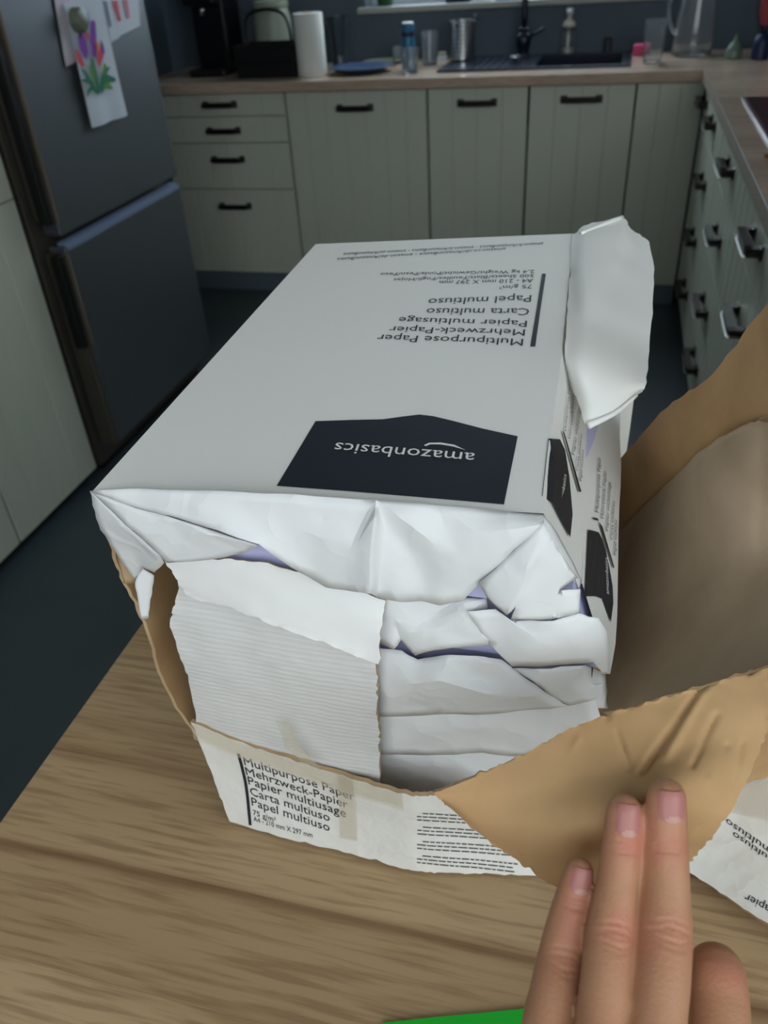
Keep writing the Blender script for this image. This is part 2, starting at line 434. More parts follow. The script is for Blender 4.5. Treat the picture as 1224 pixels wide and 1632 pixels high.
for d in ((1.77, 1.83, -1.3, -1.25, 1.35, 2.4), (1.77, 1.83, -.25, -.2, 1.35, 2.4), (1.77, 1.83, -1.25, -.25, 1.35, 1.4), (1.77, 1.83, -1.25, -.25, 2.35, 2.4)):
    add_box(bm, *d, bev=.004)
from_bm('window_frame', bm, M['white_frame'], w3)
box('window_pane', (1.798, 1.802, -1.25, -.25, 1.4, 2.35), M['pane'], w3, 0)
bm = bmesh.new()                                    # back wall with the opening of the window over the sink
for d in ((-2.2, -1.17, 4.16, 4.46, 0, 2.5), (.12, 1.03, 4.16, 4.46, 0, 2.5), (-1.17, .12, 4.16, 4.46, 0, 1.125), (-1.17, .12, 4.16, 4.46, 2.2, 2.5)):
    add_box(bm, *d)
struct(from_bm('wall_back', bm, M['wall']))
bm = bmesh.new()                                    # wall behind the camera with the garden window
for d in ((-2.2, -.8, -1.45, -1.35, 0, 2.5), (1.7, 1.85, -1.45, -1.35, 0, 2.5), (-.8, 1.7, -1.45, -1.35, 2.45, 2.5), (-.8, 1.7, -1.45, -1.35, 0, 1.0)):
    add_box(bm, *d)
struct(from_bm('wall_front', bm, M['wall_light']))
w1 = thing('window_1', None, None, (-.5, 4.3, 1.125)); w1['kind'] = 'structure'
bm = bmesh.new()
for d in ((-1.17, -1.13, 4.28, 4.34, 1.125, 2.2), (.08, .12, 4.28, 4.34, 1.125, 2.2), (-1.13, .08, 4.28, 4.34, 1.125, 1.15), (-1.13, .08, 4.28, 4.34, 2.15, 2.2), (-.55, -.5, 4.28, 4.34, 1.15, 2.15)):
    add_box(bm, *d, bev=.004)
from_bm('window_frame', bm, M['white_frame'], w1)
box('window_pane', (-1.13, .08, 4.308, 4.312, 1.15, 2.15), M['pane'], w1, 0)
struct(box('trim_1', (-1.2, .15, 4.125, 4.28, 1.100, 1.124), M['sill'], bev=.004))
w2 = thing('window_2', None, None, (.45, -1.4, 1.0)); w2['kind'] = 'structure'
bm = bmesh.new()
for d in ((-.8, -.74, -1.43, -1.37, 1.0, 2.45), (1.64, 1.7, -1.43, -1.37, 1.0, 2.45), (-.74, 1.64, -1.43, -1.37, 1.0, 1.06), (-.74, 1.64, -1.43, -1.37, 2.39, 2.45), (.42, .48, -1.43, -1.37, 1.06, 2.39)):
    add_box(bm, *d, bev=.004)
from_bm('window_frame', bm, M['white_frame'], w2)
box('window_pane', (-.74, 1.64, -1.402, -1.398, 1.06, 2.39), M['pane'], w2, 0)
struct(box('ground_outside', (-8, 8, 4.47, 14, -.2, -.02), M['grass'], bev=0))
struct(box('wall_outside', (-8, 8, 10, 10.2, -.02, 1.7), M['render'], bev=0))

# ---------------------------------------------------------------- kitchen units
def grooved(bm, u0, u1, z0, z1, place, step=.092, t=.018):
    """Board front with vertical V grooves; place(u, depth, z) -> world point, depth 0 = front face."""
    prof = [(u0, .0012), (u0+.0012, 0)]
    n = max(1, round((u1-u0)/step))
    for k in range(1, n):
        u = u0+(u1-u0)*k/n
        prof += [(u-.003, 0), (u, .003), (u+.003, 0)]
    prof += [(u1-.0012, 0), (u1, .0012)]
    front = [[bm.verts.new(place(u, d, z)) for u, d in prof] for z in (z0, z1)]
    back = [[bm.verts.new(place(u, t, z)) for u in (u0, u1)] for z in (z0, z1)]
    for i in range(len(prof)-1): bm.faces.new((front[0][i], front[0][i+1], front[1][i+1], front[1][i]))
    bm.faces.new((back[0][0], back[1][0], back[1][1], back[0][1]))
    bm.faces.new([front[0][0], front[1][0], back[1][0], back[0][0]]); bm.faces.new([front[0][-1], back[0][1], back[1][1], front[1][-1]])
    bm.faces.new(front[1] + back[1][::-1]); bm.faces.new(front[0][::-1] + back[0])
    bmesh.ops.recalc_face_normals(bm, faces=bm.faces)

def handle_bm(place, u, z, w=.15):
    """Bow handle: two posts with flared feet carrying a flattened bar."""
    bm = bmesh.new()
    def bx(u0, u1, d0, d1, z0, z1, bev):
        r = bmesh.ops.create_cube(bm, size=1)
        for v in r['verts']:
            a = [u0 if v.co.x < 0 else u1, d0 if v.co.y < 0 else d1, z0 if v.co.z < 0 else z1]; v.co = place(*a)
        bmesh.ops.bevel(bm, geom=list({e for v in r['verts'] for e in v.link_edges}), offset=bev, segments=2, affect='EDGES', profile=.5)
    h = w/2
    bx(u-h+.012, u+h-.012, -.034, -.022, z-.011, z+.011, .004)
    for s in (-1, 1):
        bx(u+s*(h-.008)-.009, u+s*(h-.008)+.009, -.032, 0, z-.009, z+.009, .003)
        bx(u+s*(h-.008)-.013, u+s*(h-.008)+.013, -.005, .0, z-.014, z+.014, .002)
    bmesh.ops.recalc_face_normals(bm, faces=bm.faces)
    return bm

D = 3.56                                            # plane of the back fronts
place_back = lambda u, d, z: Vector((u, D+d, z))
def back_unit(name, label, cat, x0, x1, fronts, hz, group=None, top=.87):
    t = thing(name, label, cat, ((x0+x1)/2, D+.3, .0), group)
    box('carcass', (x0+.001, x1-.001, D+.019, 4.15, .09, top), M['groove'], t, .001)
    box('plinth', (x0, x1, D+.012, D+.03, 0.0, .088), M['plinth'], t, .001)
    for (z0, z1), h in zip(fronts, hz):
        bm = bmesh.new(); grooved(bm, x0+.0025, x1-.0025, z0+.002, z1-.002, place_back)
        f = from_bm('drawer_front' if len(fronts) > 1 else 'door', bm, M['cream'], t)
        if h: from_bm('handle', handle_bm(place_back, (x0+x1)/2, h), M['handle'], f)
    return t
G1 = 'cream base units along the back wall'
back_unit('drawer_unit', 'cream four-drawer base unit with dark bar handles beside the fridge', 'cabinet', -1.98, -1.38,
          [(.09, .476), (.476, .672), (.672, .779), (.779, .868)], [.402, .604, .723, .826], G1)
back_unit('base_cabinet', 'wide cream grooved door unit between the drawers and the sink units', 'cabinet', -1.375, -.765, [(.09, .868)], [.803], G1)
back_unit('base_cabinet', 'narrow cream door unit under the sink drainboard, pale glint on its handle', 'cabinet', -.76, -.355, [(.09, .868)], [.813], G1, .72)
back_unit('base_cabinet', 'narrow cream door unit under the sink bowl', 'cabinet', -.35, .053, [(.09, .868)], [.818], G1, .72)
back_unit('base_cabinet', 'narrow cream corner panel without a handle, right of the sink unit', 'cabinet', .056, .302, [(.09, .868)], [None], G1)

XR = .305                                           # plane of the right-hand fronts (they face -X)
place_right = lambda u, d, z: Vector((XR+d, u, z))
def right_unit(label, y0, y1, fronts, hz):
    t = thing('drawer_unit', label, 'cabinet', (XR+.3, (y0+y1)/2, 0), 'cream drawer units along the right wall')
    box('carcass', (XR+.019, .92, y0+.001, y1-.001, .12, .87), M['groove'], t, .001)
    box('plinth', (XR+.05, XR+.07, y0, y1, 0, .118), M['black_gap'], t, .001)
    for (z0, z1), h in zip(fronts, hz):
        bm = bmesh.new(); grooved(bm, y0+.0025, y1-.0025, z0+.002, z1-.002, place_right)
        f = from_bm('drawer_front', bm, M['cream'], t)
        if h: from_bm('handle', handle_bm(place_right, (y0+y1)/2, h), M['handle'], f)
right_unit('narrow cream filler unit in the corner of the right-hand run', 3.385, D-.02, [(.12, .868)], [.815])
fz = [(.12, .335), (.335, .525), (.525, .72), (.72, .868)]
right_unit('cream drawer unit of the right-hand run nearest the corner', 2.76, 3.38, fz, [.25, .439, .629, .812])
right_unit('cream drawer unit of the right-hand run under the hob', 2.13, 2.755, fz, [.25, .427, .633, .812])
right_unit('cream drawer unit of the right-hand run nearest the table', 1.5, 2.125, fz, [.25, .43, .633, .805])

# worktops
wt = thing('worktop', 'brown wood-effect worktop running below the window', 'worktop', (-.6, 3.85, .872))
bm = bmesh.new(); sx0, sx1, sy0, sy1 = -.36, .0, 3.70, 4.08   # hole for the sink bowl
for d in ((-2.09, sx0, D-.03, 4.155, .872, .91), (sx1, .925, D-.03, 4.155, .872, .91), (sx0, sx1, D-.03, sy0, .872, .91), (sx0, sx1, sy1, 4.155, .872, .91)):
    add_box(bm, *d)
from_bm('top_board', bm, M['worktop'], wt)
box('front_edge', (-2.09, XR-.02, D-.034, D-.0302, .873, .9095), M['worktop'], wt, .001)
wr = thing('worktop', 'brown wood-effect worktop of the right-hand run carrying the hob', 'worktop', (.6, 2.4, .872))
box('top_board', (XR-.017, .925, 1.45, D-.031, .872, .91), M['worktop'], wr, .0)
box('edge_strip', (XR-.021, XR-.0172, 1.45, D-.036, .873, .9105), M['worktop_edge'], wr, .001)

# left-hand tall cabinets
XL = -1.50
place_left = lambda u, d, z: Vector((XL-d, u, z))
def tall_unit(label, y0, y1):
    t = thing('tall_cabinet', label, 'cabinet', (XL-.3, (y0+y1)/2, 0), 'cream tall cabinets before the fridge')
    box('carcass', (-2.09, XL-.019, y0+.001, y1-.001, .04, 2.2), M['groove'], t, .001)
    box('plinth', (XL-.07, XL-.05, y0, y1, 0, .04), M['black_gap'], t, .001)
    for z0, z1 in ((.042, .866), (.866, 2.2)):
        bm = bmesh.new(); grooved(bm, y0+.0025, y1-.0025, z0+.002, z1-.002, place_left)
        from_bm('door', bm, M['cream'], t)
tall_unit('cream tall cabinet with grooved doors right beside the fridge', 1.46, 1.862)
tall_unit('cream tall cabinet at the left edge of the picture, one unit before the fridge', .86, 1.457)

# fridge
XF = -1.45
fr = thing('fridge', 'tall brushed steel fridge freezer with childrens drawings on its upper door', 'fridge', (-1.78, 2.29, 0))
box('body', (-2.08, XF-.065, 1.9, 2.66, .02, 1.9), M['fridge_side'], fr, .004)
box('foot_plinth', (XF-.10, XF-.07, 1.92, 2.64, .0, .08), M['black'], fr, .002)
ud = box('upper_door', (XF-.06, XF, 1.945, 2.652, .742, 1.9), M['fridge'], fr, .008)
ld = box('lower_door', (XF-.06, XF, 1.945, 2.652, .09, .715), M['fridge'], fr, .008)
mesh('top_lip', [(XF-.030, 1.955, .724), (XF+.0015, 1.955, .713), (XF+.0015, 2.645, .713), (XF-.030, 2.645, .724), (XF-.030, 1.955, .70), (XF+.001, 1.955, .702), (XF+.001, 2.645, .702), (XF-.030, 2.645, .70)],
     [(0, 1, 2, 3), (1, 0, 4, 5), (2, 1, 5, 6), (3, 2, 6, 7), (0, 3, 7, 4), (5, 4, 7, 6)], M['fridge_lip_sheen'], ld)
for dr, z0, z1 in ((ud, .785, 1.75), (ld, .43, .70)):
    box('door_side', (XF-.06, XF-.004, 1.925, 1.9445, z0 if dr is ud else .09, 1.9 if dr is ud else z1), M['fridge_side'], dr, .004)
    box('handle', (XF-.004, XF+.009, 1.936, 1.944, z0, z1), M['fridge_handle'], dr, .003)
    box('handle_recess', (XF-.03, XF-.001, 1.9035, 1.924, z0, z1), M['black'], dr, .002)

# drawings and magnet on the fridge door
def fridge_sheet(name, label, pts, m, bulge):
    (a, b, c, d) = [Vector(p) for p in pts]         # top-left, top-right, bottom-right, bottom-left on the door
    t = thing(name, label, 'drawing', a+Vector((.002, 0, 0)), 'childrens drawings on the fridge door')
    rows = []
    for j in range(9):
        v = j/8; rows.append([])
        for i in range(9):
            u = i/8
            p = (a*(1-u)+b*u)*(1-v) + (d*(1-u)+c*u)*v
            rows[-1].append(p + Vector((bulge(u, v), 0, 0)))
    V = [p for r in rows for p in r]
    mesh('paper', V, [(j*9+i, j*9+i+1, (j+1)*9+i+1, (j+1)*9+i) for j in range(8) for i in range(8)], m, t, True)
    return t
dA = fridge_sheet('drawing', 'pale pinkish paper on the fridge door, behind the tulip drawing on its left', [(-1.447,2.1852,1.362),(-1.447,2.4879,1.383),(-1.447,2.4552,1.1712),(-1.447,2.1506,1.1311)], M['drawing_pink'], lambda u, v: .002)
dB = fridge_sheet('drawing', 'white drawing with coloured stripes on the fridge door, right of the tulips', [(-1.446,2.3812,1.3707),(-1.446,2.6507,1.3954),(-1.446,2.5841,1.1908),(-1.446,2.4026,1.1698)], M['drawing'], lambda u, v: .003)
for q, m in (([(-1.44,2.4042,1.2647),(-1.44,2.4182,1.2654),(-1.44,2.4154,1.2028),(-1.44,2.4046,1.2022)], 'p_grey'), ([(-1.44,2.4479,1.2621),(-1.44,2.4769,1.2634),(-1.44,2.4745,1.2138),(-1.44,2.4618,1.2101)], 'p_red'), ([(-1.44,2.5085,1.2615),(-1.44,2.5351,1.2631),(-1.44,2.5275,1.2161),(-1.44,2.5151,1.2139)], 'p_pink')):
    flat_poly('crayon_stripe', q, M[m], dB)
dC = fridge_sheet('drawing', 'white paper with drawn purple and red tulips hanging on the fridge door', [(-1.44,2.2,1.2728),(-1.44,2.3902,1.2908),(-1.44,2.3813,0.9751),(-1.44,2.19,0.9746)], M['drawing'],
                  lambda u, v: .002 + .010*v*v*math.sin(u*math.pi*1.6+.3)**2)
def petals(name, quads, m, par):
    for q in quads: flat_poly(name, q, m, par)
petals('purple_tulip', [[(-1.4285,2.2908,1.2215),(-1.4285,2.3068,1.2277),(-1.4285,2.3158,1.2196),(-1.4285,2.3076,1.1963),(-1.4285,2.2964,1.1671),(-1.4285,2.2789,1.1384),(-1.4285,2.2661,1.1459),(-1.4285,2.2681,1.1759)], [(-1.4285,2.2163,1.1985),(-1.4285,2.2415,1.1992),(-1.4285,2.2481,1.1808),(-1.4285,2.2458,1.1572),(-1.4285,2.2328,1.1375),(-1.4285,2.219,1.148),(-1.4285,2.2125,1.1725)], [(-1.4285,2.3198,1.174),(-1.4285,2.3301,1.1607),(-1.4285,2.3308,1.1482),(-1.4285,2.3138,1.1345),(-1.4285,2.3097,1.1535)]], M['p_purple'], dC)
petals('violet_tip', [[(-1.428,2.2181,1.2099),(-1.428,2.2382,1.2068),(-1.428,2.2423,1.1961),(-1.428,2.2201,1.1894)], [(-1.428,2.3211,1.1784),(-1.428,2.329,1.1669),(-1.428,2.3296,1.1545),(-1.428,2.3164,1.162)]], M['p_violet'], dC)
petals('red_tulip', [[(-1.427,2.1861,1.1678),(-1.427,2.1971,1.1652),(-1.427,2.2093,1.1461),(-1.427,2.2127,1.1276),(-1.427,2.1979,1.1234),(-1.427,2.1844,1.1399)], [(-1.427,2.2971,1.167),(-1.427,2.3119,1.1563),(-1.427,2.3161,1.1374),(-1.427,2.2992,1.1237),(-1.427,2.2824,1.1101),(-1.427,2.2784,1.1292)], [(-1.4275,2.2473,1.2016),(-1.4275,2.2686,1.1997),(-1.4275,2.2677,1.1849),(-1.4275,2.254,1.1832)]], M['p_red'], dC)
petals('orange_petal', [[(-1.4265,2.2926,1.1795),(-1.4265,2.3055,1.1722),(-1.4265,2.3079,1.1567),(-1.4265,2.294,1.149),(-1.4265,2.2872,1.1619)]], M['p_orange'], dC)
petals('green_leaf', [[(-1.4265,2.2447,1.1421),(-1.4265,2.2618,1.1372),(-1.4265,2.2631,1.1),(-1.4265,2.2555,1.0507),(-1.4265,2.2459,1.0584),(-1.4265,2.2385,1.0969)], [(-1.426,2.1875,1.1246),(-1.426,2.2084,1.116),(-1.426,2.2352,1.0787),(-1.426,2.247,1.0487),(-1.426,2.2217,1.065),(-1.426,2.2044,1.0952)], [(-1.4265,2.1835,1.0518),(-1.4265,2.1996,1.0712),(-1.4265,2.2298,1.0795),(-1.4265,2.2378,1.069),(-1.4265,2.2088,1.0637)],
        [(-1.4265,2.3395,1.1095),(-1.4265,2.311,1.094),(-1.4265,2.3529,1.079),(-1.4265,2.3518,1.0695),(-1.4265,2.3072,1.0722),(-1.4265,2.2618,1.0497),(-1.4265,2.2611,1.0689),(-1.4265,2.2853,1.0972),(-1.4265,2.3054,1.1105)], [(-1.4268,2.1744,1.0961),(-1.4268,2.2131,1.0971),(-1.4268,2.2303,1.0794),(-1.4268,2.2013,1.0864)]], M['p_green'], dC)
petals('light_leaf', [[(-1.426,2.2337,1.1282),(-1.426,2.2462,1.1206),(-1.426,2.2486,1.0925),(-1.426,2.2461,1.0741),(-1.426,2.235,1.085),(-1.426,2.2297,1.1073)], [(-1.426,2.3072,1.1228),(-1.426,2.3205,1.1149),(-1.426,2.3005,1.0953),(-1.426,2.2847,1.091)], [(-1.426,2.2762,1.0668),(-1.426,2.3079,1.0753),(-1.426,2.3287,1.0531),(-1.426,2.2926,1.0582)]], M['p_leaf'], dC)
petals('blue_mark', [[(-1.4285,2.27,1.2436),(-1.4285,2.2897,1.2451),(-1.4285,2.2922,1.2244),(-1.4285,2.2759,1.2109),(-1.4285,2.2677,1.2263)]], M['p_blue'], dC)
mg = [(-1.424,2.2319,1.2318)][0]
lathe('magnet', mg, [(.024, -.014), (.030, -.010), (.030, .006), (.026, .013), (.012, .016), (0, .0165)], M['magnet'], None, 24, 'X', origin=mg)
tag(bpy.data.objects['magnet'], 'round olive green magnet holding the drawings on the fridge', 'magnet')

# ---------------------------------------------------------------- things on the worktops
WZ = .91
def at(px): return (px[0], px[1], WZ)
# paper towel roll
t = thing('paper_towel', 'white paper towel roll standing on the worktop beside the black basket', 'paper towel', (-1.291, 3.70, WZ))
lathe('roll', (-1.291, 3.70, WZ), [(.022, .0), (.060, .0), (.062, .004), (.062, .226), (.060, .230), (.022, .230)], M['towel'], t)
lathe('core', (-1.291, 3.70, WZ), [(.019, .0), (.021, .0), (.021, .231), (.019, .231)], M['card'], t)
# black basket with arched handle
t = thing('basket', 'black basket with a tall arched handle on the worktop', 'basket', (-1.49, 3.73, WZ))
bm = bmesh.new()
x0, x1, y0, y1, z0, z1 = -1.622, -1.358, 3.66, 3.83, WZ, WZ+.125
add_box(bm, x0+.006, x1-.006, y0+.004, y1-.004, z0, z0+.008)
for a in ((x0, x1, y0, y0+.006), (x0, x1, y1-.006, y1), (x0, x0+.006, y0+.006, y1-.006), (x1-.006, x1, y0+.006, y1-.006)): add_box(bm, *a, z0, z1, .001)
from_bm('bin', bm, M['black'], t)
bm = bmesh.new()
for z in (z1-.006, z0+.06):
    add_tube(bm, [(x0-.003, y0-.003, z), (x1+.003, y0-.003, z), (x1+.003, y1+.003, z), (x0-.003, y1+.003, z), (x0-.003, y0-.003, z)], .005, 6)
from_bm('rim', bm, M['black'], t)
tube('handle', catmull([(x0+.03, 3.745, z1-.03), (x0+.03, 3.745, z1+.05), (x0+.05, 3.745, z1+.105), (-1.49, 3.745, z1+.122), (x1-.06, 3.745, z1+.105), (x1-.035, 3.745, z1+.05), (x1-.03, 3.745, z1-.03)], 26), .007, M['black'], t, 8)
# pale canister behind it
t = thing('canister', 'pale grey-green canister behind the black basket', 'canister', (-1.545, 3.95, WZ))
lathe('body', (-1.545, 3.95, WZ), [(.07, 0), (.082, .006), (.086, .06), (.084, .2), (.074, .235), (.072, .245)], M['canister'], t)
lathe('lid', (-1.545, 3.95, WZ), [(.077, .245), (.079, .25), (.077, .268), (.03, .275), (.014, .278), (.016, .292), (.0, .297)], M['canister'], t)
# tall black grinder at the left
t = thing('coffee_machine', 'tall black glossy machine on the worktop near the fridge', 'machine', (-1.80, 3.86, WZ))
box('body', (-1.885, -1.725, 3.84, 4.02, WZ, WZ+.40), M['black_gloss'], t, .02, seg=4)
box('base', (-1.89, -1.72, 3.74, 3.84, WZ, WZ+.03), M['black'], t, .006)
box('head', (-1.88, -1.73, 3.75, 3.84, WZ+.27, WZ+.39), M['black_gloss'], t, .015, seg=4)
tube('spout', [(-1.805, 3.79, WZ+.27), (-1.805, 3.79, WZ+.235)], .012, M['steel'], t)
# cut-glass vase right of the towel roll
t = thing('vase', 'dark patterned glass vase behind the paper towel roll', 'vase', (-1.235, 3.93, WZ))
lathe('body', (-1.235, 3.93, WZ), [(.03, 0), (.036, .004), (.03, .05), (.036, .1), (.046, .16), (.05, .2), (.046, .2), (.042, .16), (.03, .1), (.024, .05), (.026, .012), (0, .01)], M['smoky'], t, 12, smooth=False)
# plates
t = thing('plate', 'blue plate at the front of the worktop', 'plate', (-1.09, 3.76, WZ))
lathe('dish', (-1.09, 3.76, WZ), [(.07, 0), (.075, .004), (.105, .010), (.135, .022), (.136, .025), (.133, .026), (.103, .015), (.07, .008), (0, .007)], M['blue_plate'], t, 40)
t = thing('plate', 'small olive plate behind the blue plate', 'plate', (-1.06, 4.0, WZ))
lathe('dish', (-1.06, 4.0, WZ), [(.05, 0), (.055, .004), (.085, .014), (.087, .017), (.083, .017), (.05, .008), (0, .007)], M['green_plate'], t, 36)
# small dark tumbler
lathe('tumbler', (-1.0, 4.05, WZ), [(.018, 0), (.02, .003), (.024, .066), (.022, .066), (.0185, .006), (0, .005)], M['glass'], origin=(-1.0, 4.05, WZ))
tag(bpy.data.objects['tumbler'], 'tiny clear tumbler by the wall left of the blue bottle', 'glass')
# blue bottle
t = thing('bottle', 'teal blue bottle with a pale cap behind a drinking glass', 'bottle', (-.889, 3.80, WZ))
lathe('body', (-.889, 3.80, WZ), [(.024, 0), (.028, .004), (.028, .10), (.026, .116), (.0255, .122)], M['blue'], t)
lathe('band', (-.889, 3.80, WZ), [(.0262, .1225), (.0265, .124), (.0265, .138), (.0262, .1395)], M['dark_blue'], t)
lathe('cap', (-.889, 3.80, WZ), [(.026, .14), (.027, .142), (.027, .162), (.0245, .168), (0, .169)], M['blue'], t)
lathe('cap_top', (-.889, 3.80, WZ), [(.024, .1692), (.022, .174), (0, .175)], M['white_frame'], t)
def tumbler(label, c, r, h, flare=1.0, n=24, smooth=True):
    o = lathe('drinking_glass', (c[0], c[1], WZ), [(r*.82, 0), (r*.86, .002), (r, h*.5), (r*flare, h), (r*flare-.0022, h), (r-.0024, h*.5), (r*.84-.002, .014), (0, .012)], M['glass'], n=n, smooth=smooth, origin=(c[0], c[1], WZ))
    tag(o, label, 'glass', 'clear glasses by the sink')
tumbler('short clear drinking glass in front of the blue bottle', (-.857, 3.70), .032, .092, 1.08)
tumbler('clear glass with a narrow foot just right of the blue bottle', (-.825, 3.93), .036, .128, 1.1)
tumbler('tall clear ribbed glass standing right of the sink', (.103, 3.75), .039, .152, 1.06, 12, False)
t = thing('soap_dish', 'small white box by the wall left of the steel drainer', 'box', (-.805, 4.11, WZ))
box('tray', (-.828, -.782, 4.085, 4.135, WZ, WZ+.014), M['white_frame'], t, .003)
box('soap_bar', (-.822, -.788, 4.092, 4.128, WZ+.0142, WZ+.032), M['soap'], t, .005)
# cutlery drainer: perforated steel cup
t = thing('cutlery_drainer', 'perforated stainless steel cutlery drainer on the drainboard', 'drainer', (-.69, 3.98, WZ+.012))
c = (-.69, 3.98, WZ+.0125)
lathe('cup', c, [(.052, 0), (.055, .003), (.056, .14), (.060, .144), (.060, .147), (.054, .147), (.053, .005), (0, .004)], M['steel'], t, 36)
bm = bmesh.new()
for k in range(24):
    for j in range(8):
        a = 2*math.pi*(k+.5*(j % 2))/24; r = .0558
        add_lathe(bm, (0, 0, 0), [(2e-5, 0), (.0033, .0), (.0033, .0006), (2e-5, .0006)], 6, 'X')
        vs = list(bm.verts)[-24:]
        mt = Matrix.Translation(Vector(c)) @ Matrix.Rotation(a, 4, 'Z') @ Matrix.Translation((r, 0, .018+.0155*j))
        for v in vs: v.co = mt @ v.co
o = from_bm('perforations', bm, M['black'], t); o['kind'] = 'stuff'
tube('rim_hook', catmull([(-.648, 4.00, WZ+.15), (-.644, 4.01, WZ+.172), (-.636, 4.02, WZ+.168), (-.632, 4.025, WZ+.15)], 8), .004, M['black'], t, 8)
# sink
t = thing('sink', 'black composite sink with drainboard set into the worktop', 'sink', (-.37, 3.9, WZ))
bm = bmesh.new(); bx0, bx1, by0, by1 = sx0+.006, sx1-.006, sy0+.006, sy1-.006
for d in ((-.742, bx0, 3.665, 4.12, WZ+.0005, WZ+.009), (bx1, .024, 3.665, 4.12, WZ+.0005, WZ+.009), (bx0, bx1, 3.665, by0, WZ+.0005, WZ+.009), (bx0, bx1, by1, 4.12, WZ+.0005, WZ+.009)): add_box(bm, *d)
from_bm('rim', bm, M['sink'], t)
bm = bmesh.new()
for d in ((bx0, bx1, by0, by1, WZ-.175, WZ-.168), (bx0, bx0+.006, by0, by1, WZ-.168, WZ+.008), (bx1-.006, bx1, by0, by1, WZ-.168, WZ+.008), (bx0+.006, bx1-.006, by0, by0+.006, WZ-.168, WZ+.008), (bx0+.006, bx1-.006, by1-.006, by1, WZ-.168, WZ+.008)): add_box(bm, *d)
from_bm('bowl', bm, M['sink'], t)
bm = bmesh.new()
for k in range(9): add_box(bm, -.72+.036*k, -.708+.036*k, 3.70, 4.07, WZ+.009, WZ+.0115, .001)
from_bm('drain_ribs', bm, M['sink'], t)
lathe('overflow', (-.11, by1-.0065, WZ-.05), [(.016, 0), (.016, -.003), (.01, -.004), (0, -.004)], M['steel'], t, 18, 'Y')
o = lathe('sink_plug', (-.44, 3.80, WZ+.0118), [(.012, 0), (.014, .008), (.020, .012), (.024, .020), (.023, .026), (0, .028)], M['steel'], origin=(-.44, 3.80, WZ+.0118))
tag(o, 'chrome sink plug lying on the drainboard in front of the tap', 'plug')
# tap
t = thing('tap', 'dark navy kitchen tap with a tall spout in front of the window', 'tap', (-.432, 4.03, WZ+.009))
c = (-.432, 4.03, WZ+.0092)
lathe('base', c, [(.028, 0), (.028, .006), (.024, .010), (.024, .03), (.030, .04), (.032, .07), (.026, .085), (.018, .092), (.018, .098), (.024, .102), (.022, .108), (.014, .112)], M['navy'], t)
tube('spout', catmull([(c[0], c[1], c[2]+.11), (c[0], c[1], c[2]+.30), (c[0], c[1]-.03, c[2]+.36), (c[0], c[1]-.11, c[2]+.385), (c[0], c[1]-.18, c[2]+.35), (c[0], c[1]-.19, c[2]+.30)], 24), .013, M['navy'], t, 12)
tube('lever', [(c[0]+.015, c[1], c[2]+.07), (c[0]+.05, c[1]-.005, c[2]+.088), (c[0]+.085, c[1]-.01, c[2]+.107)], [.007, .006, .005], M['navy'], t, 8)
# soap pump bottle
t = thing('soap_dispenser', 'clear soap dispenser with an ivory pump by the wall behind the sink', 'dispenser', (-.25, 4.142, WZ))
c = (-.25, 4.14, WZ)
t.location = (c[0], c[1], c[2]); ORIG[t] = Vector(c)
lathe('bottle', c, [(.031, 0), (.033, .004), (.033, .085), (.026, .1), (.016, .104), (.0145, .104), (.024, .098), (.031, .084), (.031, .006), (0, .004)], M['glass'], t)
lathe('soap', c, [(.0, .005), (.029, .0065), (.029, .03), (0, .03)], M['soap'], t)
lathe('collar', c, [(.0165, .1045), (.028, .106), (.030, .118), (.022, .128), (.012, .134), (.011, .15)], M['pump'], t)
lathe('dip_tube', c, [(.004, .032), (.0045, .033), (.0045, .103), (.004, .104)], M['pump'], t, 10)
bm = bmesh.new(); add_lathe(bm, c, [(.010, .151), (.016, .153), (.017, .172), (.012, .177), (2e-5, .178)], 20); add_box(bm, c[0]-.008, c[0]+.008, c[1]-.045, c[1]-.0, c[2]+.158, c[2]+.170, .002)
from_bm('pump_head', bm, M['white_frame'], t, True)
# black caddy, sponge
o = box('sponge_holder', (-.094, -.062, 4.125, 4.152, WZ+.001, WZ+.062), M['black'], None, .006, (-.078, 4.14, WZ+.001))
tag(o, 'small black upright holder by the wall behind the sink', 'holder')
o = box('sponge', (.030, .098, 4.0, 4.05, WZ+.001, WZ+.042), M['pink'], None, .008, (.064, 4.02, WZ+.001), 3)
tag(o, 'bright pink sponge on the worktop right of the sink', 'sponge')
# big glass jug
t = thing('glass_jug', 'large clear glass jug in the corner of the worktop', 'jug', (.262, 3.97, WZ))
c = (.262, 3.97, WZ)
lathe('body', c, [(.072, 0), (.078, .005), (.080, .03), (.074, .12), (.064, .2), (.060, .25), (.066, .27), (.063, .27), (.057, .25), (.061, .2), (.071, .12), (.076, .03), (.07, .012), (0, .01)], M['glass'], t, 36)
tube('handle', catmull([(c[0]-.057, c[1]-.02, WZ+.245), (c[0]-.10, c[1]-.03, WZ+.235), (c[0]-.112, c[1]-.03, WZ+.17), (c[0]-.09, c[1]-.03, WZ+.10), (c[0]-.069, c[1]-.025, WZ+.085)], 18), .008, M['glass'], t, 10)
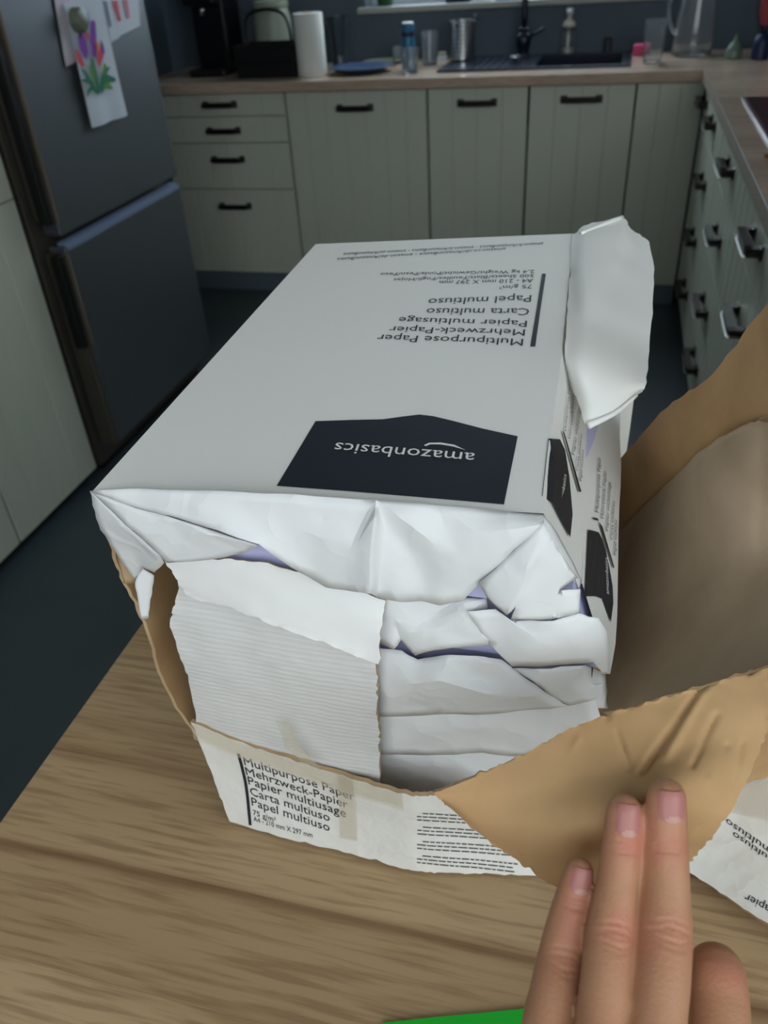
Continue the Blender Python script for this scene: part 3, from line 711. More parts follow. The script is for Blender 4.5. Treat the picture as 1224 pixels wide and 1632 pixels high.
# small green bottle, blue bottles
t = thing('squeeze_bottle', 'small pale green bottle with a pointed neck in the worktop corner', 'bottle', (.41, 3.83, WZ))
lathe('body', (.41, 3.83, WZ), [(.026, 0), (.031, .004), (.031, .03), (.02, .05), (.009, .062), (.008, .066)], M['green_glass'], t)
lathe('tip', (.41, 3.83, WZ), [(.007, .0665), (.006, .074), (.003, .082), (0, .083)], M['green_glass'], t)
t = thing('spray_bottle', 'dark blue bottle at the right end of the worktop', 'bottle', (.50, 3.78, WZ))
lathe('body', (.50, 3.78, WZ), [(.028, 0), (.032, .004), (.032, .06), (.024, .082), (.014, .088)], M['dark_blue'], t)
lathe('cap', (.50, 3.78, WZ), [(.015, .0885), (.016, .09), (.014, .112), (0, .114)], M['navy'], t)
o = lathe('egg_cup', (.555, 3.72, WZ), [(.016, 0), (.018, .003), (.008, .02), (.02, .045), (.023, .066), (.021, .066), (.016, .044), (0, .03)], M['white_frame'], origin=(.555, 3.72, WZ))
tag(o, 'little white cup beside the dark blue bottle', 'cup')
o = lathe('tray', (.66, 4.10, WZ+.155), [(0, .012), (.13, .012), (.15, .006), (.152, -.012), (.148, -.012), (.145, .002), (0, .004)], M['red'], n=48, axis='Y', origin=(.66, 4.10, WZ+.155))
tag(o, 'round red tray leaning against the wall at the right edge', 'tray')
# hob
t = thing('hob', 'black glass hob with a steel edge in the right-hand worktop', 'hob', (.62, 2.52, WZ))
box('glass_top', (.362, .86, 2.10, 2.88, WZ+.0005, WZ+.006), M['black_gloss'], t, .001)
box('steel_edge', (.352, .3615, 2.10, 2.88, WZ+.0005, WZ+.007), M['steel'], t, .001)
for cx, cy, r in ((.49, 2.3, .09), (.49, 2.68, .075), (.73, 2.3, .075), (.73, 2.68, .09)):
    lathe('zone_ring', (cx, cy, WZ+.0062), [(r-.002, 0), (r, 0), (r, .0002), (r-.002, .0002)], M['plinth'], t, 32)
t = thing('wooden_spoon', 'orange-brown wooden spoon lying on the worktop before the hob', 'spoon', (.39, 2.03, WZ))
tube('handle', [(.325, 2.075, WZ+.009), (.36, 2.06, WZ+.009), (.48, 2.01, WZ+.009), (.60, 1.97, WZ+.009)], [.006, .0085, .008, .007], M['spoon'], t, 10)
lathe('bowl', (.628, 1.96, WZ), [(.0, .002), (.02, .003), (.03, .010), (.032, .014), (.03, .014), (.02, .007), (0, .006)], M['spoon'], t)
# things on the window sill
SZ = 1.1245
o = lathe('plant_pot', (-1.085, 4.20, SZ), [(.03, 0), (.033, .003), (.042, .08), (.045, .082), (.045, .1), (.041, .1), (.038, .07), (0, .068)], M['dark_green'], origin=(-1.085, 4.20, SZ)); tag(o, 'green plant pot at the left end of the window sill', 'pot')
o = box('storage_box', (-.80, -.69, 4.17, 4.25, SZ, SZ+.06), M['dark_blue'], None, .006, (-.745, 4.2, SZ)); tag(o, 'dark blue box on the window sill', 'box')
o = box('soap_bar', (-.665, -.60, 4.15, 4.2, SZ, SZ+.02), M['white_frame'], None, .007, (-.63, 4.17, SZ), 3); tag(o, 'white bar of soap on the window sill', 'soap')
o = box('cloth', (-.575, -.45, 4.15, 4.23, SZ, SZ+.018), M['bright_blue'], None, .006, (-.5, 4.19, SZ), 3); tag(o, 'folded bright blue cloth on the window sill', 'cloth')

# ---------------------------------------------------------------- the wooden table
tb = thing('table', 'oak table of broad staves carrying the torn paper box', 'table', (.3, .38, 0))
TZ = .862
ys = [-.10, -.02, .055, .115, .171, .2405, .3145, .386, .455, .53, .605, .68, .75]
for k, (a, b) in enumerate(zip(ys, ys[1:])):
    box('plank', (-.3705, 1.05, a, b-.00004, TZ-.036, TZ), M['table'], tb, .0002)
bm = bmesh.new()
for d in ((-.30, .98, -.05, -.02, TZ-.11, TZ-.037), (-.30, .98, .67, .70, TZ-.11, TZ-.037), (-.30, -.27, -.02, .67, TZ-.11, TZ-.037), (.95, .98, -.02, .67, TZ-.11, TZ-.037)): add_box(bm, *d)
from_bm('apron', bm, M['table'], tb)
for x in (-.30, .92):
    for y in (-.05, .64): box('leg', (x, x+.06, y, y+.06, 0, TZ-.112), M['table'], tb, .004)

o = mesh('plastic_sheet', [*[(-0.0765,0.186,0.8645),(-0.0468,0.1961,0.8645),(-0.0236,0.2035,0.8645),(-0.001,0.211,0.8645),(0.0196,0.2177,0.8645),(0.0229,0.1704,0.8645),(-0.0826,0.1454,0.8645)], *[(-0.0768,0.1867,0.8625),(-0.047,0.1969,0.8625),(-0.0237,0.2043,0.8625),(-0.0011,0.2118,0.8625),(0.0197,0.2186,0.8625),(0.023,0.1711,0.8625),(-0.083,0.146,0.8625)]],
         [(0, 1, 2, 3, 4, 5, 6), (13, 12, 11, 10, 9, 8, 7)] + [(k, k+7, (k+1) % 7+7, (k+1) % 7) for k in range(7)], M['green'])
tag(o, 'bright green flat plastic sheet on the table below the hand', 'sheet')

# ---------------------------------------------------------------- the torn box
bx = thing('cardboard_box', 'torn white printed cardboard box around a stack of paper reams', 'box', (-.1, .43, TZ))
CB = (M['card'], M['card_white'], M['card_edge'])
box('bottom_panel', (-.202, .03, .295, .60, TZ+.0005, TZ+.004), M['card'], bx, .0005)
slab('back_wall', [[(-.235, .618, 1.07), (-.1, .622, 1.085), (.035, .618, 1.06)], [(-.232, .612, TZ+.0045), (-.1, .612, TZ+.0045), (.032, .612, TZ+.0045)]], .003, CB, bx, 12, 8, .001, .001)
# front strip, bulging towards the camera and creased
strip = slab('front_wall', [[(-0.2229,0.291,0.9563),(-0.1878,0.2895,0.9459),(-0.1541,0.287,0.9415),(-0.117,0.284,0.9386),(-0.085,0.2805,0.9386),(-0.0738,0.2815,0.9369),(-0.0593,0.2845,0.9365),(-0.0377,0.29,0.9261),(-0.0042,0.296,0.9122)],
      [(-0.2186,0.2905,0.9066),(-0.186,0.289,0.9026),(-0.1508,0.287,0.8991),(-0.1162,0.284,0.8988),(-0.0847,0.2805,0.8995),(-0.0734,0.2815,0.8983),(-0.058,0.2855,0.8954),(-0.0353,0.291,0.8899),(-0.0027,0.297,0.8835)],
      [(-0.2106,0.2836,0.8645),(-0.1799,0.2816,0.8645),(-0.1458,0.2796,0.8645),(-0.113,0.2786,0.8645),(-0.0839,0.2761,0.8645),(-0.0734,0.2771,0.8645),(-0.0553,0.2803,0.8645),(-0.0319,0.2846,0.8645),(-0.001,0.2902,0.8645)]],
     .003, (M['card_white'], M['card'], M['card_edge']), bx, 60, 16, .0009, .0012, flip=True)
# left wall seen on edge
slab('left_wall', [[*[(-0.2461,0.3,1.0888)], (-.241, .40, 1.072), (-.242, .5, 1.07), (-.240, .60, 1.07)], [*[(-0.2472,0.3,1.0635)], (-.238, .40, 1.045), (-.240, .5, 1.04), (-.238, .60, 1.04)],
      [*[(-0.2407,0.3,1.0256)], (-.232, .40, 1.01), (-.236, .5, 1.0), (-.236, .60, 1.0)], [*[(-0.2408,0.3,0.98)], (-.231, .40, .965), (-.235, .5, .96), (-.235, .60, .96)],
      [*[(-0.2287,0.302,0.9258)], (-.229, .40, .92), (-.234, .5, .915), (-.234, .60, .915)], [(-.209, .305, .8685), (-.228, .40, .8685), (-.233, .5, .8685), (-.233, .60, .8685)]],
     .0025, (M['card'], M['card_white'], M['card_edge']), bx, 20, 40, .0012, .0014, flip=True)
sheet('torn_scrap', [(-0.2353,0.293,1.0665),(-0.2298,0.296,1.0762),(-0.224,0.297,1.0704),(-0.2286,0.294,1.0551),(-0.234,0.294,1.0398),(-0.2384,0.2935,1.0371),(-0.2358,0.292,1.0533)], [(0, 1, 2, 3), (0, 3, 4, 5, 6)], M['paper'], bx)
sheet('torn_scrap', [(-0.2448,0.2985,1.0901),(-0.241,0.2975,1.0922),(-0.2376,0.298,1.0801),(-0.235,0.298,1.066),(-0.2393,0.2975,1.0621),(-0.2452,0.2975,1.0612),(-0.2454,0.298,1.0745)], [(0, 1, 2, 6), (2, 3, 4, 5, 6)], M['card_edge'], bx)
# white liner left standing in front of the reams
slab('front_liner', [[(-0.2055,0.284,1.0945),(-0.1722,0.2835,1.1009),(-0.1455,0.283,1.1011),(-0.1135,0.283,1.0948),(-0.0874,0.283,1.088)], [(-0.1998,0.282,1.0834),(-0.1709,0.2795,1.0837),(-0.1432,0.278,1.0811),(-0.1134,0.277,1.0765),(-0.0887,0.277,1.0725)], [(-0.1946,0.281,1.0734),(-0.1649,0.277,1.0718),(-0.1403,0.2745,1.0675),(-0.1136,0.273,1.0608),(-0.0902,0.273,1.0512)]],
     .0012, (M['liner'], M['liner'], M['card_edge']), bx, 34, 18, .0012, .0014, flip=True)
lm = M['liner_ribbed'] = mat('bared_corrugated_board', lin(216, 217, 213), .75)
nt = lm.node_tree; tc = nt.nodes.new('ShaderNodeTexCoord'); mp = nt.nodes.new('ShaderNodeMapping'); mp.inputs['Scale'].default_value = (.28, .6, 1); mp.inputs['Rotation'].default_value = (0, .10, 0)
wv = nt.nodes.new('ShaderNodeTexWave'); wv.bands_direction = 'Z'; wv.inputs['Scale'].default_value = 80; wv.inputs['Distortion'].default_value = 2.5; wv.inputs['Detail Scale'].default_value = 3
bp = nt.nodes.new('ShaderNodeBump'); bp.inputs['Strength'].default_value = .16; bp.inputs['Distance'].default_value = .0012
nt.links.new(tc.outputs['Object'], mp.inputs['Vector']); nt.links.new(mp.outputs[0], wv.inputs['Vector']); nt.links.new(wv.outputs['Fac'], bp.inputs['Height'])
nt.links.new(bp.outputs['Normal'], nt.nodes['Principled BSDF'].inputs['Normal'])
slab('corrugated_layer', [[(-0.2027,0.287,1.0766),(-0.1688,0.2845,1.0676),(-0.1437,0.282,1.0635),(-0.1161,0.28,1.058),(-0.0931,0.28,1.0512)], [(-0.2147,0.286,1.0434),(-0.1819,0.284,1.0345),(-0.1481,0.282,1.0311),(-0.1195,0.281,1.0259),(-0.095,0.281,1.019)], [(-0.2149,0.288,1.0062),(-0.1865,0.287,0.9947),(-0.1557,0.286,0.9866),(-0.1256,0.286,0.9801),(-0.0983,0.287,0.9747)],
      [(-0.2218,0.2935,0.9446),(-0.1953,0.2925,0.9341),(-0.1666,0.292,0.9236),(-0.1336,0.292,0.9169),(-0.1033,0.292,0.9143)]], .003, (lm, lm, M['card_edge']), bx, 44, 34, .0012, .0016, flip=True)
sheet('tape_scrap', [(-0.1582,0.281,0.9835),(-0.15,0.279,0.9867),(-0.1448,0.278,0.971),(-0.1375,0.279,0.9561),(-0.1347,0.2815,0.9454),(-0.1467,0.282,0.9475),(-0.1553,0.281,0.9617)], [(0, 1, 2, 6), (2, 3, 4, 5), (2, 5, 6)], M['tape'], bx)
# right wall pulled outwards
slab('right_wall', [[(0.0241,0.5928,0.8947),(0.0341,0.5717,0.9313),(0.0562,0.4943,1.0325),(0.07,0.4361,1.1004),(0.0813,0.4062,1.1316),(0.0876,0.3885,1.1432),(0.1015,0.3581,1.1552)],
      [(0.0277,0.5727,0.8918),(0.0357,0.5463,0.9308),(0.0564,0.4768,1.0276),(0.0726,0.4296,1.0905),(0.0836,0.4054,1.1192),(0.0917,0.3926,1.1297),(0.1051,0.3634,1.1436)],
      [(0.0278,0.4424,0.923),(0.0359,0.4246,0.9597),(0.0579,0.4094,1.0048),(0.0803,0.3961,1.0417),(0.094,0.3909,1.057),(0.1031,0.388,1.065),(0.1214,0.3769,1.0823)],
      [(0.0269,0.3476,0.9593),(0.038,0.3297,0.986),(0.0483,0.3152,1.0107),(0.0662,0.3063,1.0347),(0.0827,0.3002,1.0545),(0.0919,0.2952,1.0665),(0.1092,0.2936,1.0781)]],
     .004, (M['card_skylit'], M['card_white'], M['card_edge']), bx, 40, 50, .001, .0010, flip=True)
slab('right_wall_flap', [[(0.0177,0.6247,0.9493),(0.027,0.5842,0.9946),(0.0488,0.5028,1.087),(0.0645,0.4499,1.1371),(0.077,0.4007,1.2006),(0.0861,0.3695,1.2396)],
      [(0.0228,0.617,0.9106),(0.0313,0.5825,0.9559),(0.0533,0.5017,1.0541),(0.069,0.4475,1.1111),(0.0798,0.4029,1.1607),(0.0891,0.355,1.196)],
      [(0.028,0.602,0.8794),(0.0355,0.5806,0.9167),(0.0582,0.5046,1.0196),(0.0727,0.4475,1.0888),(0.0842,0.4163,1.1216),(0.099,0.3662,1.1603)]],
     .004, (M['card'], M['card_white'], M['card_edge']), bx, 40, 26, .001, .0012, flip=True)
# the piece of front wall folded outwards and held down by the fingers
slab('front_flap', [[(-0.047,0.2,1.0595),(-0.03,0.2082,1.0655),(-0.0132,0.2169,1.0723),(0.0034,0.2257,1.0809),(0.0189,0.2321,1.0868),(0.0344,0.2382,1.0905),(0.0567,0.2508,1.0917),(0.0832,0.2657,1.0925)],
      [(-0.0448,0.1996,1.0581),(-0.0278,0.2031,1.0595),(-0.0079,0.2069,1.0652),(0.0088,0.212,1.0705),(0.0239,0.2153,1.0775),(0.0399,0.2204,1.0832),(0.0588,0.2303,1.0854),(0.0819,0.2415,1.0827)],
      [(-0.0435,0.2009,1.0541),(-0.0269,0.1984,1.0492),(-0.01,0.1963,1.0534),(0.0071,0.1949,1.0601),(0.0228,0.196,1.0699),(0.037,0.1986,1.0764),(0.052,0.2048,1.0762),(0.0693,0.2129,1.068)],
      [(-0.0424,0.2032,1.0481),(-0.0279,0.2002,1.0382),(-0.0139,0.1973,1.0303),(-0.004,0.1956,1.0239),(0.0062,0.194,1.0193),(0.0253,0.1979,1.0203),(0.0424,0.2028,1.0252),(0.06,0.2089,1.0332)]],
     .0035, (M['card'], M['card_white'], M['card_edge']), bx, 130, 80, .0009, .0011, flip=True,
     creases=[(p[0], p[1], d, w) for p, d, w in (([(0.051,0.2576,1.0702),(0.0362,0.2122,1.0752)], .0034, .0014), ([(0.055,0.2532,1.0713),(0.0437,0.219,1.0762)], -.002, .0016), ([(0.0206,0.2506,1.0556),(-0.005,0.2102,1.025)], .0022, .0013), ([(0.0123,0.2459,1.0527),(-0.0021,0.2305,1.0376)], -.0013, .0014),
              ([(0.0456,0.2597,1.0666),(0.0549,0.254,1.0724)], .0024, .0014), ([(0.0604,0.2426,1.0808),(0.052,0.2165,1.0799)], .0017, .0012), ([(0.0644,0.2308,1.0804),(0.057,0.2065,1.0591)], .0017, .0012), ([(0.0565,0.2149,1.0793),(0.0533,0.2071,1.0527)], -.0015, .0013), ([(0.0714,0.2341,1.0821),(0.0648,0.2188,1.0726)], .0013, .0011), ([(0.0274,0.2397,1.0641),(0.0318,0.215,1.0722)], .0013, .0011))])
slab('corner_fold', [[(0.0765,0.2637,1.0903),(0.0933,0.2801,1.0837),(0.1087,0.2927,1.0797)], [(0.0804,0.2452,1.0827),(0.0956,0.264,1.0764),(0.1083,0.2783,1.0715)]], .0035, (M['card'], M['card_white'], M['card_edge']), bx, 12, 8, .0005, .0005, flip=True)
low_flap = slab('bottom_flap', [[(0.0673,0.3278,0.895),(0.1019,0.354,0.898),(0.135,0.3741,0.9),(0.178,0.3958,0.9)], [(0.0724,0.3184,0.884),(0.1053,0.3221,0.886),(0.1309,0.318,0.888),(0.1662,0.3116,0.888)], [(0.0842,0.3068,0.876),(0.1082,0.2932,0.877),(0.1285,0.2808,0.878),(0.1632,0.2622,0.878)]],
     .004, (M['card_white'], M['card'], M['card_edge']), bx, 26, 20, .0016, .001, flip=True)
slab('lower_side_wall', [[(0.0741,0.323,1.0108),(0.1019,0.3217,1.0325),(0.1279,0.3249,1.0436)], [(0.0847,0.3264,0.9678),(0.1125,0.3276,0.9841),(0.1405,0.332,0.9961)], [(0.0953,0.3424,0.899),(0.1337,0.366,0.902),(0.1767,0.3914,0.902)]], .004, (M['card'], M['card_white'], M['card_edge']), bx, 14, 12, .001, .001, flip=True)
fl_print = lettering('lettering', [('Papel multiuso', [(0.1513,0.3115,0.8945),(0.1086,0.337,0.8945),(0.1499,0.3078,0.8935)]), ('Carta multiuso', [(0.154,0.3046,0.8925),(0.1124,0.3299,0.8925),(0.1527,0.3014,0.8915)]), ('Mehrzweck-Papier', [(0.1635,0.2736,0.885),(0.1179,0.2955,0.885),(0.1617,0.2695,0.884)])], M['ink'], bx)
drape(fl_print, low_flap, (0, 0, -1))
st_print = lettering('lettering', [('Multipurpose Paper', [(-0.1912,0.2859,0.9266),(-0.1164,0.2804,0.9188),(-0.191,0.2859,0.9354)]), ('Mehrzweck-Papier', [(-0.1917,0.2859,0.9163),(-0.1219,0.2807,0.9084),(-0.1916,0.2859,0.9246)]), ('Papier multiusage', [(-0.1916,0.2859,0.9065),(-0.124,0.2807,0.8985),(-0.1915,0.2859,0.915)]),
      ('Carta multiuso', [(-0.1916,0.2859,0.8958),(-0.1356,0.2817,0.8899),(-0.1916,0.2859,0.9039)]), ('Papel multiuso', [(-0.1915,0.2859,0.8856),(-0.1361,0.2817,0.8801),(-0.1915,0.2859,0.8938)]), ('75 g/m²', [(-0.1911,0.2859,0.8766),(-0.1743,0.2849,0.8749),(-0.1912,0.2859,0.8815)]), ('A4 - 210 mm X 297 mm', [(-0.1912,0.2859,0.8702),(-0.1485,0.2829,0.8693),(-0.1913,0.2859,0.8752)])], M['ink'], bx)
ba, bb = [(-0.1933,0.283,0.9397),(-0.1942,0.283,0.8671)]
ba, bb = Vector(ba), Vector(bb); bw = Vector((.0011, 0, 0))
st_print.append(mesh('printed_bar', [ba.lerp(bb, k/12)+bw*s_ for k in range(13) for s_ in (-1, 1)], [(2*k, 2*k+1, 2*k+3, 2*k+2) for k in range(12)], M['ink'], bx))
drape(st_print, strip, (-.05, .8, -.6))
# rows of very small print on the right part of the strip: broken into word-length dashes
V, Fc = [], []
O, E, DN = [Vector(p) for p in [(-0.0762,0.2798,0.9219),(-0.0096,0.2925,0.9144),(-0.0774,0.2802,0.8645)]]
for r in range(15):
    if r in (3, 7, 11): continue
    u = .05 if r in (0, 4, 8, 12) else 0
    end = .9-.0*r
    while u < end:
        w = random.uniform(.03, .09); b = len(V)
        for du, dv in ((0, 0), (w, 0), (w, .019), (0, .019)):
            V.append(O+(E-O)*(u+du)+(DN-O)*(r/16+dv))
        Fc.append((b, b+1, b+2, b+3)); u += w+.012
drape([mesh('small_print', V, Fc, M['ink_grey'], bx)], strip, (-.05, .8, -.6))
# tape over the strip's top edge and across it
slab('tape', [[(-0.2217,0.2885,0.9583),(-0.1864,0.287,0.9481),(-0.1529,0.2845,0.9438),(-0.1161,0.2815,0.941),(-0.0843,0.278,0.9405)], [(-0.2229,0.2885,0.9424),(-0.1868,0.287,0.9327),(-0.1528,0.2845,0.9278),(-0.1166,0.2815,0.9248),(-0.0838,0.278,0.9247)]], .0002, (M['tape'],)*3, bx, 30, 5, .0006, flip=True)
slab('tape', [[(-0.1259,0.2815,0.9418),(-0.1152,0.281,0.9407)], [(-0.1271,0.2815,0.9076),(-0.1159,0.281,0.9072)], [(-0.13,0.2815,0.8712),(-0.1175,0.281,0.8705)]], .0002, (M['tape'],)*3, bx, 5, 16, .0006, flip=True)
slab('tape', [[(0.1221,0.3581,0.9015),(0.1391,0.365,0.9035),(0.1746,0.3813,0.9035)], [(0.1104,0.339,0.8955),(0.1313,0.3361,0.8965),(0.1676,0.3311,0.8965)]], .0002, (M['tape_clear'],)*3, bx, 14, 8, .001, flip=True)

# ---------------------------------------------------------------- the paper reams
GR = 'wrapped paper reams stacked in the torn box'
def V3(p): return Vector(p)
TLn, TRn, FRn, FLn = [Vector(p) for p in [(-0.2308,0.2782,1.139),(-0.0149,0.2935,1.141),(-0.0229,0.6004,1.172),(-0.2105,0.5732,1.1689)]]
r1 = thing('paper_ream', 'topmost white wrapped paper ream with a black label, lying on the stack', 'paper ream', (-.12, .44, 1.088), GR)
S1T = [Vector(p) for p in [(-0.0149,0.2935,1.141),(-0.0166,0.3286,1.1445),(-0.0173,0.3706,1.1488),(-0.0181,0.4266,1.1544),(-0.021,0.5214,1.164),(-0.0229,0.6004,1.172)]]; S1B = [Vector(p) for p in [(0.0044,0.3098,1.092),(0.0036,0.3456,1.094),(0.0018,0.3823,1.097),(-0.0011,0.4382,1.101),(-0.0025,0.5057,1.106),(-0.0054,0.6251,1.113)]]
S2T = [Vector(p) for p in [(0.0052,0.3124,1.088),(0.0036,0.3497,1.091),(0.0018,0.3869,1.094),(-0.0011,0.4435,1.098),(-0.0025,0.512,1.103),(-0.0055,0.6331,1.11)]]; S2B = [Vector(p) for p in [(0.0232,0.2961,1.045),(0.0258,0.331,1.045),(0.0249,0.4258,1.046),(0.0254,0.4882,1.046),(0.0234,0.5453,1.048),(0.024,0.676,1.05)]]
def shell(name, top, right_t, right_b, left_b, m, parent):
    """Wrapper: flat top, right side as a strip between two polylines, left and far sides."""
    TL, TR, FR, FL = top
    V, Fc = [], []
    n = 14
    rt = catmull(right_t, n); rb = catmull(right_b, n)
    lt = [TL.lerp(FL, i/(n-1)) for i in range(n)]; lb = [left_b[0].lerp(left_b[1], i/(n-1)) for i in range(n)]
    for j in range(n):                              # rows from near to far: left bottom, left top ... right top, right bottom
        row = [lb[j].lerp(lt[j], k/4) + Vector((-.0035*math.sin(math.pi*k/4), 0, 0)) for k in range(4)]
        row += [lt[j].lerp(rt[j], k/12) for k in range(13)]
        row += [rt[j].lerp(rb[j], k/6) for k in range(1, 7)]
        V += row
    w = len(row)
    for j in range(n-1):
        for i in range(w-1): Fc.append((j*w+i, j*w+i+1, (j+1)*w+i+1, (j+1)*w+i))
    Fc.append([(n-1)*w+i for i in range(w)])        # far end
    o = mesh(name, V, Fc, m, parent, True)
    o.data.set_sharp_from_angle(angle=math.radians(28))
    return o
L1 = [Vector((-.226, .290, 1.090)), Vector((-.232, .605, 1.115))]
shell('wrapper', (TLn, TRn, FRn, FLn), S1T, S1B, L1, M['paper_flat'], r1)
def block(name, z0, z1, xa0, xa1, xb0, xb1, yn, yf, parent, lift=0.):
    """Sheets inside: a slightly sheared block (xa at top, xb at bottom)."""
    v = [(xb0, yn, z0), (xb1, yn, z0), (xb1, yf, z0+lift), (xb0, yf, z0+lift), (xa0, yn, z1), (xa1, yn, z1), (xa1, yf, z1+lift), (xa0, yf, z1+lift)]
    return mesh(name, v, [(0, 3, 2, 1), (4, 5, 6, 7), (0, 1, 5, 4), (1, 2, 6, 5), (2, 3, 7, 6), (3, 0, 4, 7)], M['sheets'], parent)
block('sheets', 1.091, 1.1365, -.212, -.034, -.214, -.02, .2895, .60, r1, .024)
# print on top
flat_poly('black_label', [(-0.1384,0.3488,1.1467),(-0.1197,0.3522,1.1471),(-0.1034,0.3548,1.1474),(-0.0941,0.3583,1.1478),(-0.0854,0.3614,1.1481),(-0.078,0.3608,1.1481),(-0.0676,0.3581,1.1478),(-0.0506,0.353,1.1473),(-0.0328,0.3488,1.1469),(-0.0327,0.3234,1.1444),(-0.0326,0.2964,1.1417),(-0.062,0.2961,1.1416),(-0.1036,0.2955,1.1414),(-0.1405,0.2944,1.1412)], M['ink'], r1)
lettering('logo_lettering', [('amazonbasics', [(-0.0513,0.3317,1.1456),(-0.1217,0.3313,1.1454),(-0.0509,0.3233,1.1447)])], M['ink_white'], r1)
mesh('logo_swoosh', [(-0.0563,0.3336,1.1458),(-0.0625,0.3372,1.1461),(-0.0696,0.3381,1.1462),(-0.0751,0.3371,1.1461),(-0.0772,0.335,1.1459),(-0.0763,0.3341,1.1458),(-0.0742,0.3359,1.146),(-0.0693,0.3366,1.146),(-0.0628,0.3356,1.146)], [(0, 1, 8), (1, 2, 7, 8), (2, 3, 6, 7), (3, 4, 5, 6)], M['ink_white'], r1)
lettering('lettering', [('Multipurpose Paper', [(-0.0412,0.445,1.1567),(-0.1282,0.4422,1.1562),(-0.0407,0.437,1.1559)]), ('Mehrzweck-Papier', [(-0.0414,0.4563,1.1578),(-0.1233,0.4529,1.1573),(-0.0409,0.4488,1.157)]), ('Papier multiusage', [(-0.0415,0.4671,1.1589),(-0.1203,0.4653,1.1585),(-0.041,0.4594,1.1581)]),
      ('Carta multiuso', [(-0.0418,0.4833,1.1605),(-0.1053,0.4782,1.1599),(-0.0412,0.474,1.1596)]), ('Papel multiuso', [(-0.0426,0.5011,1.1623),(-0.1068,0.4911,1.1612),(-0.0419,0.4917,1.1614)]), ('75 g/m²', [(-0.0438,0.5158,1.1638),(-0.0645,0.513,1.1635),(-0.0434,0.5104,1.1633)]), ('A4 - 210 mm X 297 mm', [(-0.0439,0.5245,1.1647),(-0.105,0.5177,1.1639),(-0.0435,0.519,1.1641)]),
      ('500 Sheets/Blatt/Feuilles/Fogli/Hojas', [(-0.0442,0.5316,1.1654),(-0.1368,0.519,1.1639),(-0.0439,0.5269,1.1649)]), ('2,4 kg Weight/Gewicht/Poids/Peso/Peso', [(-0.0445,0.5378,1.166),(-0.1481,0.527,1.1647),(-0.0442,0.533,1.1655)]),
      ('amazon.fr/AmazonBasics - amazon.it/AmazonBasics - amazon.es/AmazonBasics', [(-0.0431,0.5831,1.1706),(-0.1838,0.5578,1.1678),(-0.0428,0.5782,1.1701)]), ('amazon.co.uk/AmazonBasics - amazon.de/AmazonBasics', [(-0.0683,0.5727,1.1695),(-0.186,0.5491,1.1669),(-0.0679,0.5679,1.169)])], M['ink'], r1)
flat_poly('printed_bar', [(-0.039,0.5324,1.1655),(-0.0365,0.5325,1.1655),(-0.035,0.4806,1.1603),(-0.0335,0.437,1.1559),(-0.0363,0.4367,1.1558),(-0.0374,0.4812,1.1603)], M['ink'], r1)
# print on the right side
mesh('side_label', [*[(-0.0179,0.3486,1.147),(-0.0161,0.3488,1.147),(-0.0166,0.3049,1.1425)], *[(-0.0127,0.3614,1.1397),(-0.0098,0.3635,1.1324),(-0.0063,0.3539,1.1228),(-0.0027,0.3349,1.113),(-0.0026,0.3157,1.1129),(-0.0076,0.3117,1.1255),(-0.0118,0.3091,1.1361),(-0.0128,0.3366,1.1386)]], [(0, 1, 10, 2), (1, 3, 4, 5, 10), (10, 5, 6, 7, 8), (2, 10, 8, 9)], M['ink'], r1)
lettering('side_logo', [('amazonbasics', [(-0.0076,0.3192,1.1253),(-0.0077,0.3492,1.1264),(-0.009,0.3154,1.1289)])], M['ink_white'], r1)
lettering('side_lettering', [('Multipurpose Paper', [(-0.0105,0.3802,1.134),(-0.0119,0.4301,1.1388),(-0.0114,0.3767,1.1362)]), ('Mehrzweck-Papier', [(-0.008,0.3841,1.1274),(-0.0091,0.43,1.1302),(-0.0089,0.3806,1.1297)]), ('Papier multiusage', [(-0.0052,0.3807,1.1195),(-0.0044,0.4436,1.1152),(-0.0065,0.3764,1.1227)]), ('Carta multiuso', [(-0.0027,0.3755,1.1126),(-0.0023,0.4209,1.1101),(-0.0037,0.3721,1.1155)]), ('Papel multiuso', [(0.0001,0.3779,1.105),(-0.0006,0.4096,1.1059),(-0.0012,0.3728,1.1089)])], M['ink'], r1)
mesh('side_bar', [(-0.0122,0.373,1.1383),(-0.0112,0.3755,1.1358),(0.0004,0.3681,1.1049),(-0.0006,0.3633,1.1076)], [(0, 1, 2, 3)], M['ink'], r1)
# opened end flap of the wrapper sticking out to the right
slab('end_flap', [[*[(-0.0239,0.5945,1.1724)], *[(-0.0136,0.6086,1.176),(0.009,0.6346,1.174),(0.016,0.6288,1.168),(0.0298,0.6159,1.163)]], [*[(-0.0211,0.5378,1.1667)], *[(-0.0107,0.532,1.171),(0.0052,0.5454,1.167),(0.0197,0.559,1.162),(0.0334,0.5686,1.157)]], [*[(-0.0188,0.4848,1.1613)], *[(-0.0081,0.4714,1.163),(0.004,0.4754,1.16),(0.0171,0.477,1.156),(0.0315,0.4841,1.151)]],
      [*[(-0.0165,0.4363,1.1559)], *[(-0.0072,0.4229,1.153),(0.0033,0.4226,1.15),(0.0154,0.4247,1.146),(0.0297,0.4302,1.142)]], [(-0.0145,0.4352,1.139),(-0.0065,0.4146,1.134),(0,0.3982,1.128),(0.0123,0.4082,1.131),(0.0282,0.43,1.135)]], .0007, (M['paper_flat'],)*3, r1, 26, 26, .0012, .0008, flip=True)
tube('rolled_edge', catmull([(0.0003,0.3971,1.129),(0.0076,0.4026,1.1305),(0.0155,0.4104,1.132),(0.025,0.4229,1.136)], 14), [.0022-.0001*k for k in range(14)], M['paper_flat'], r1, 10)
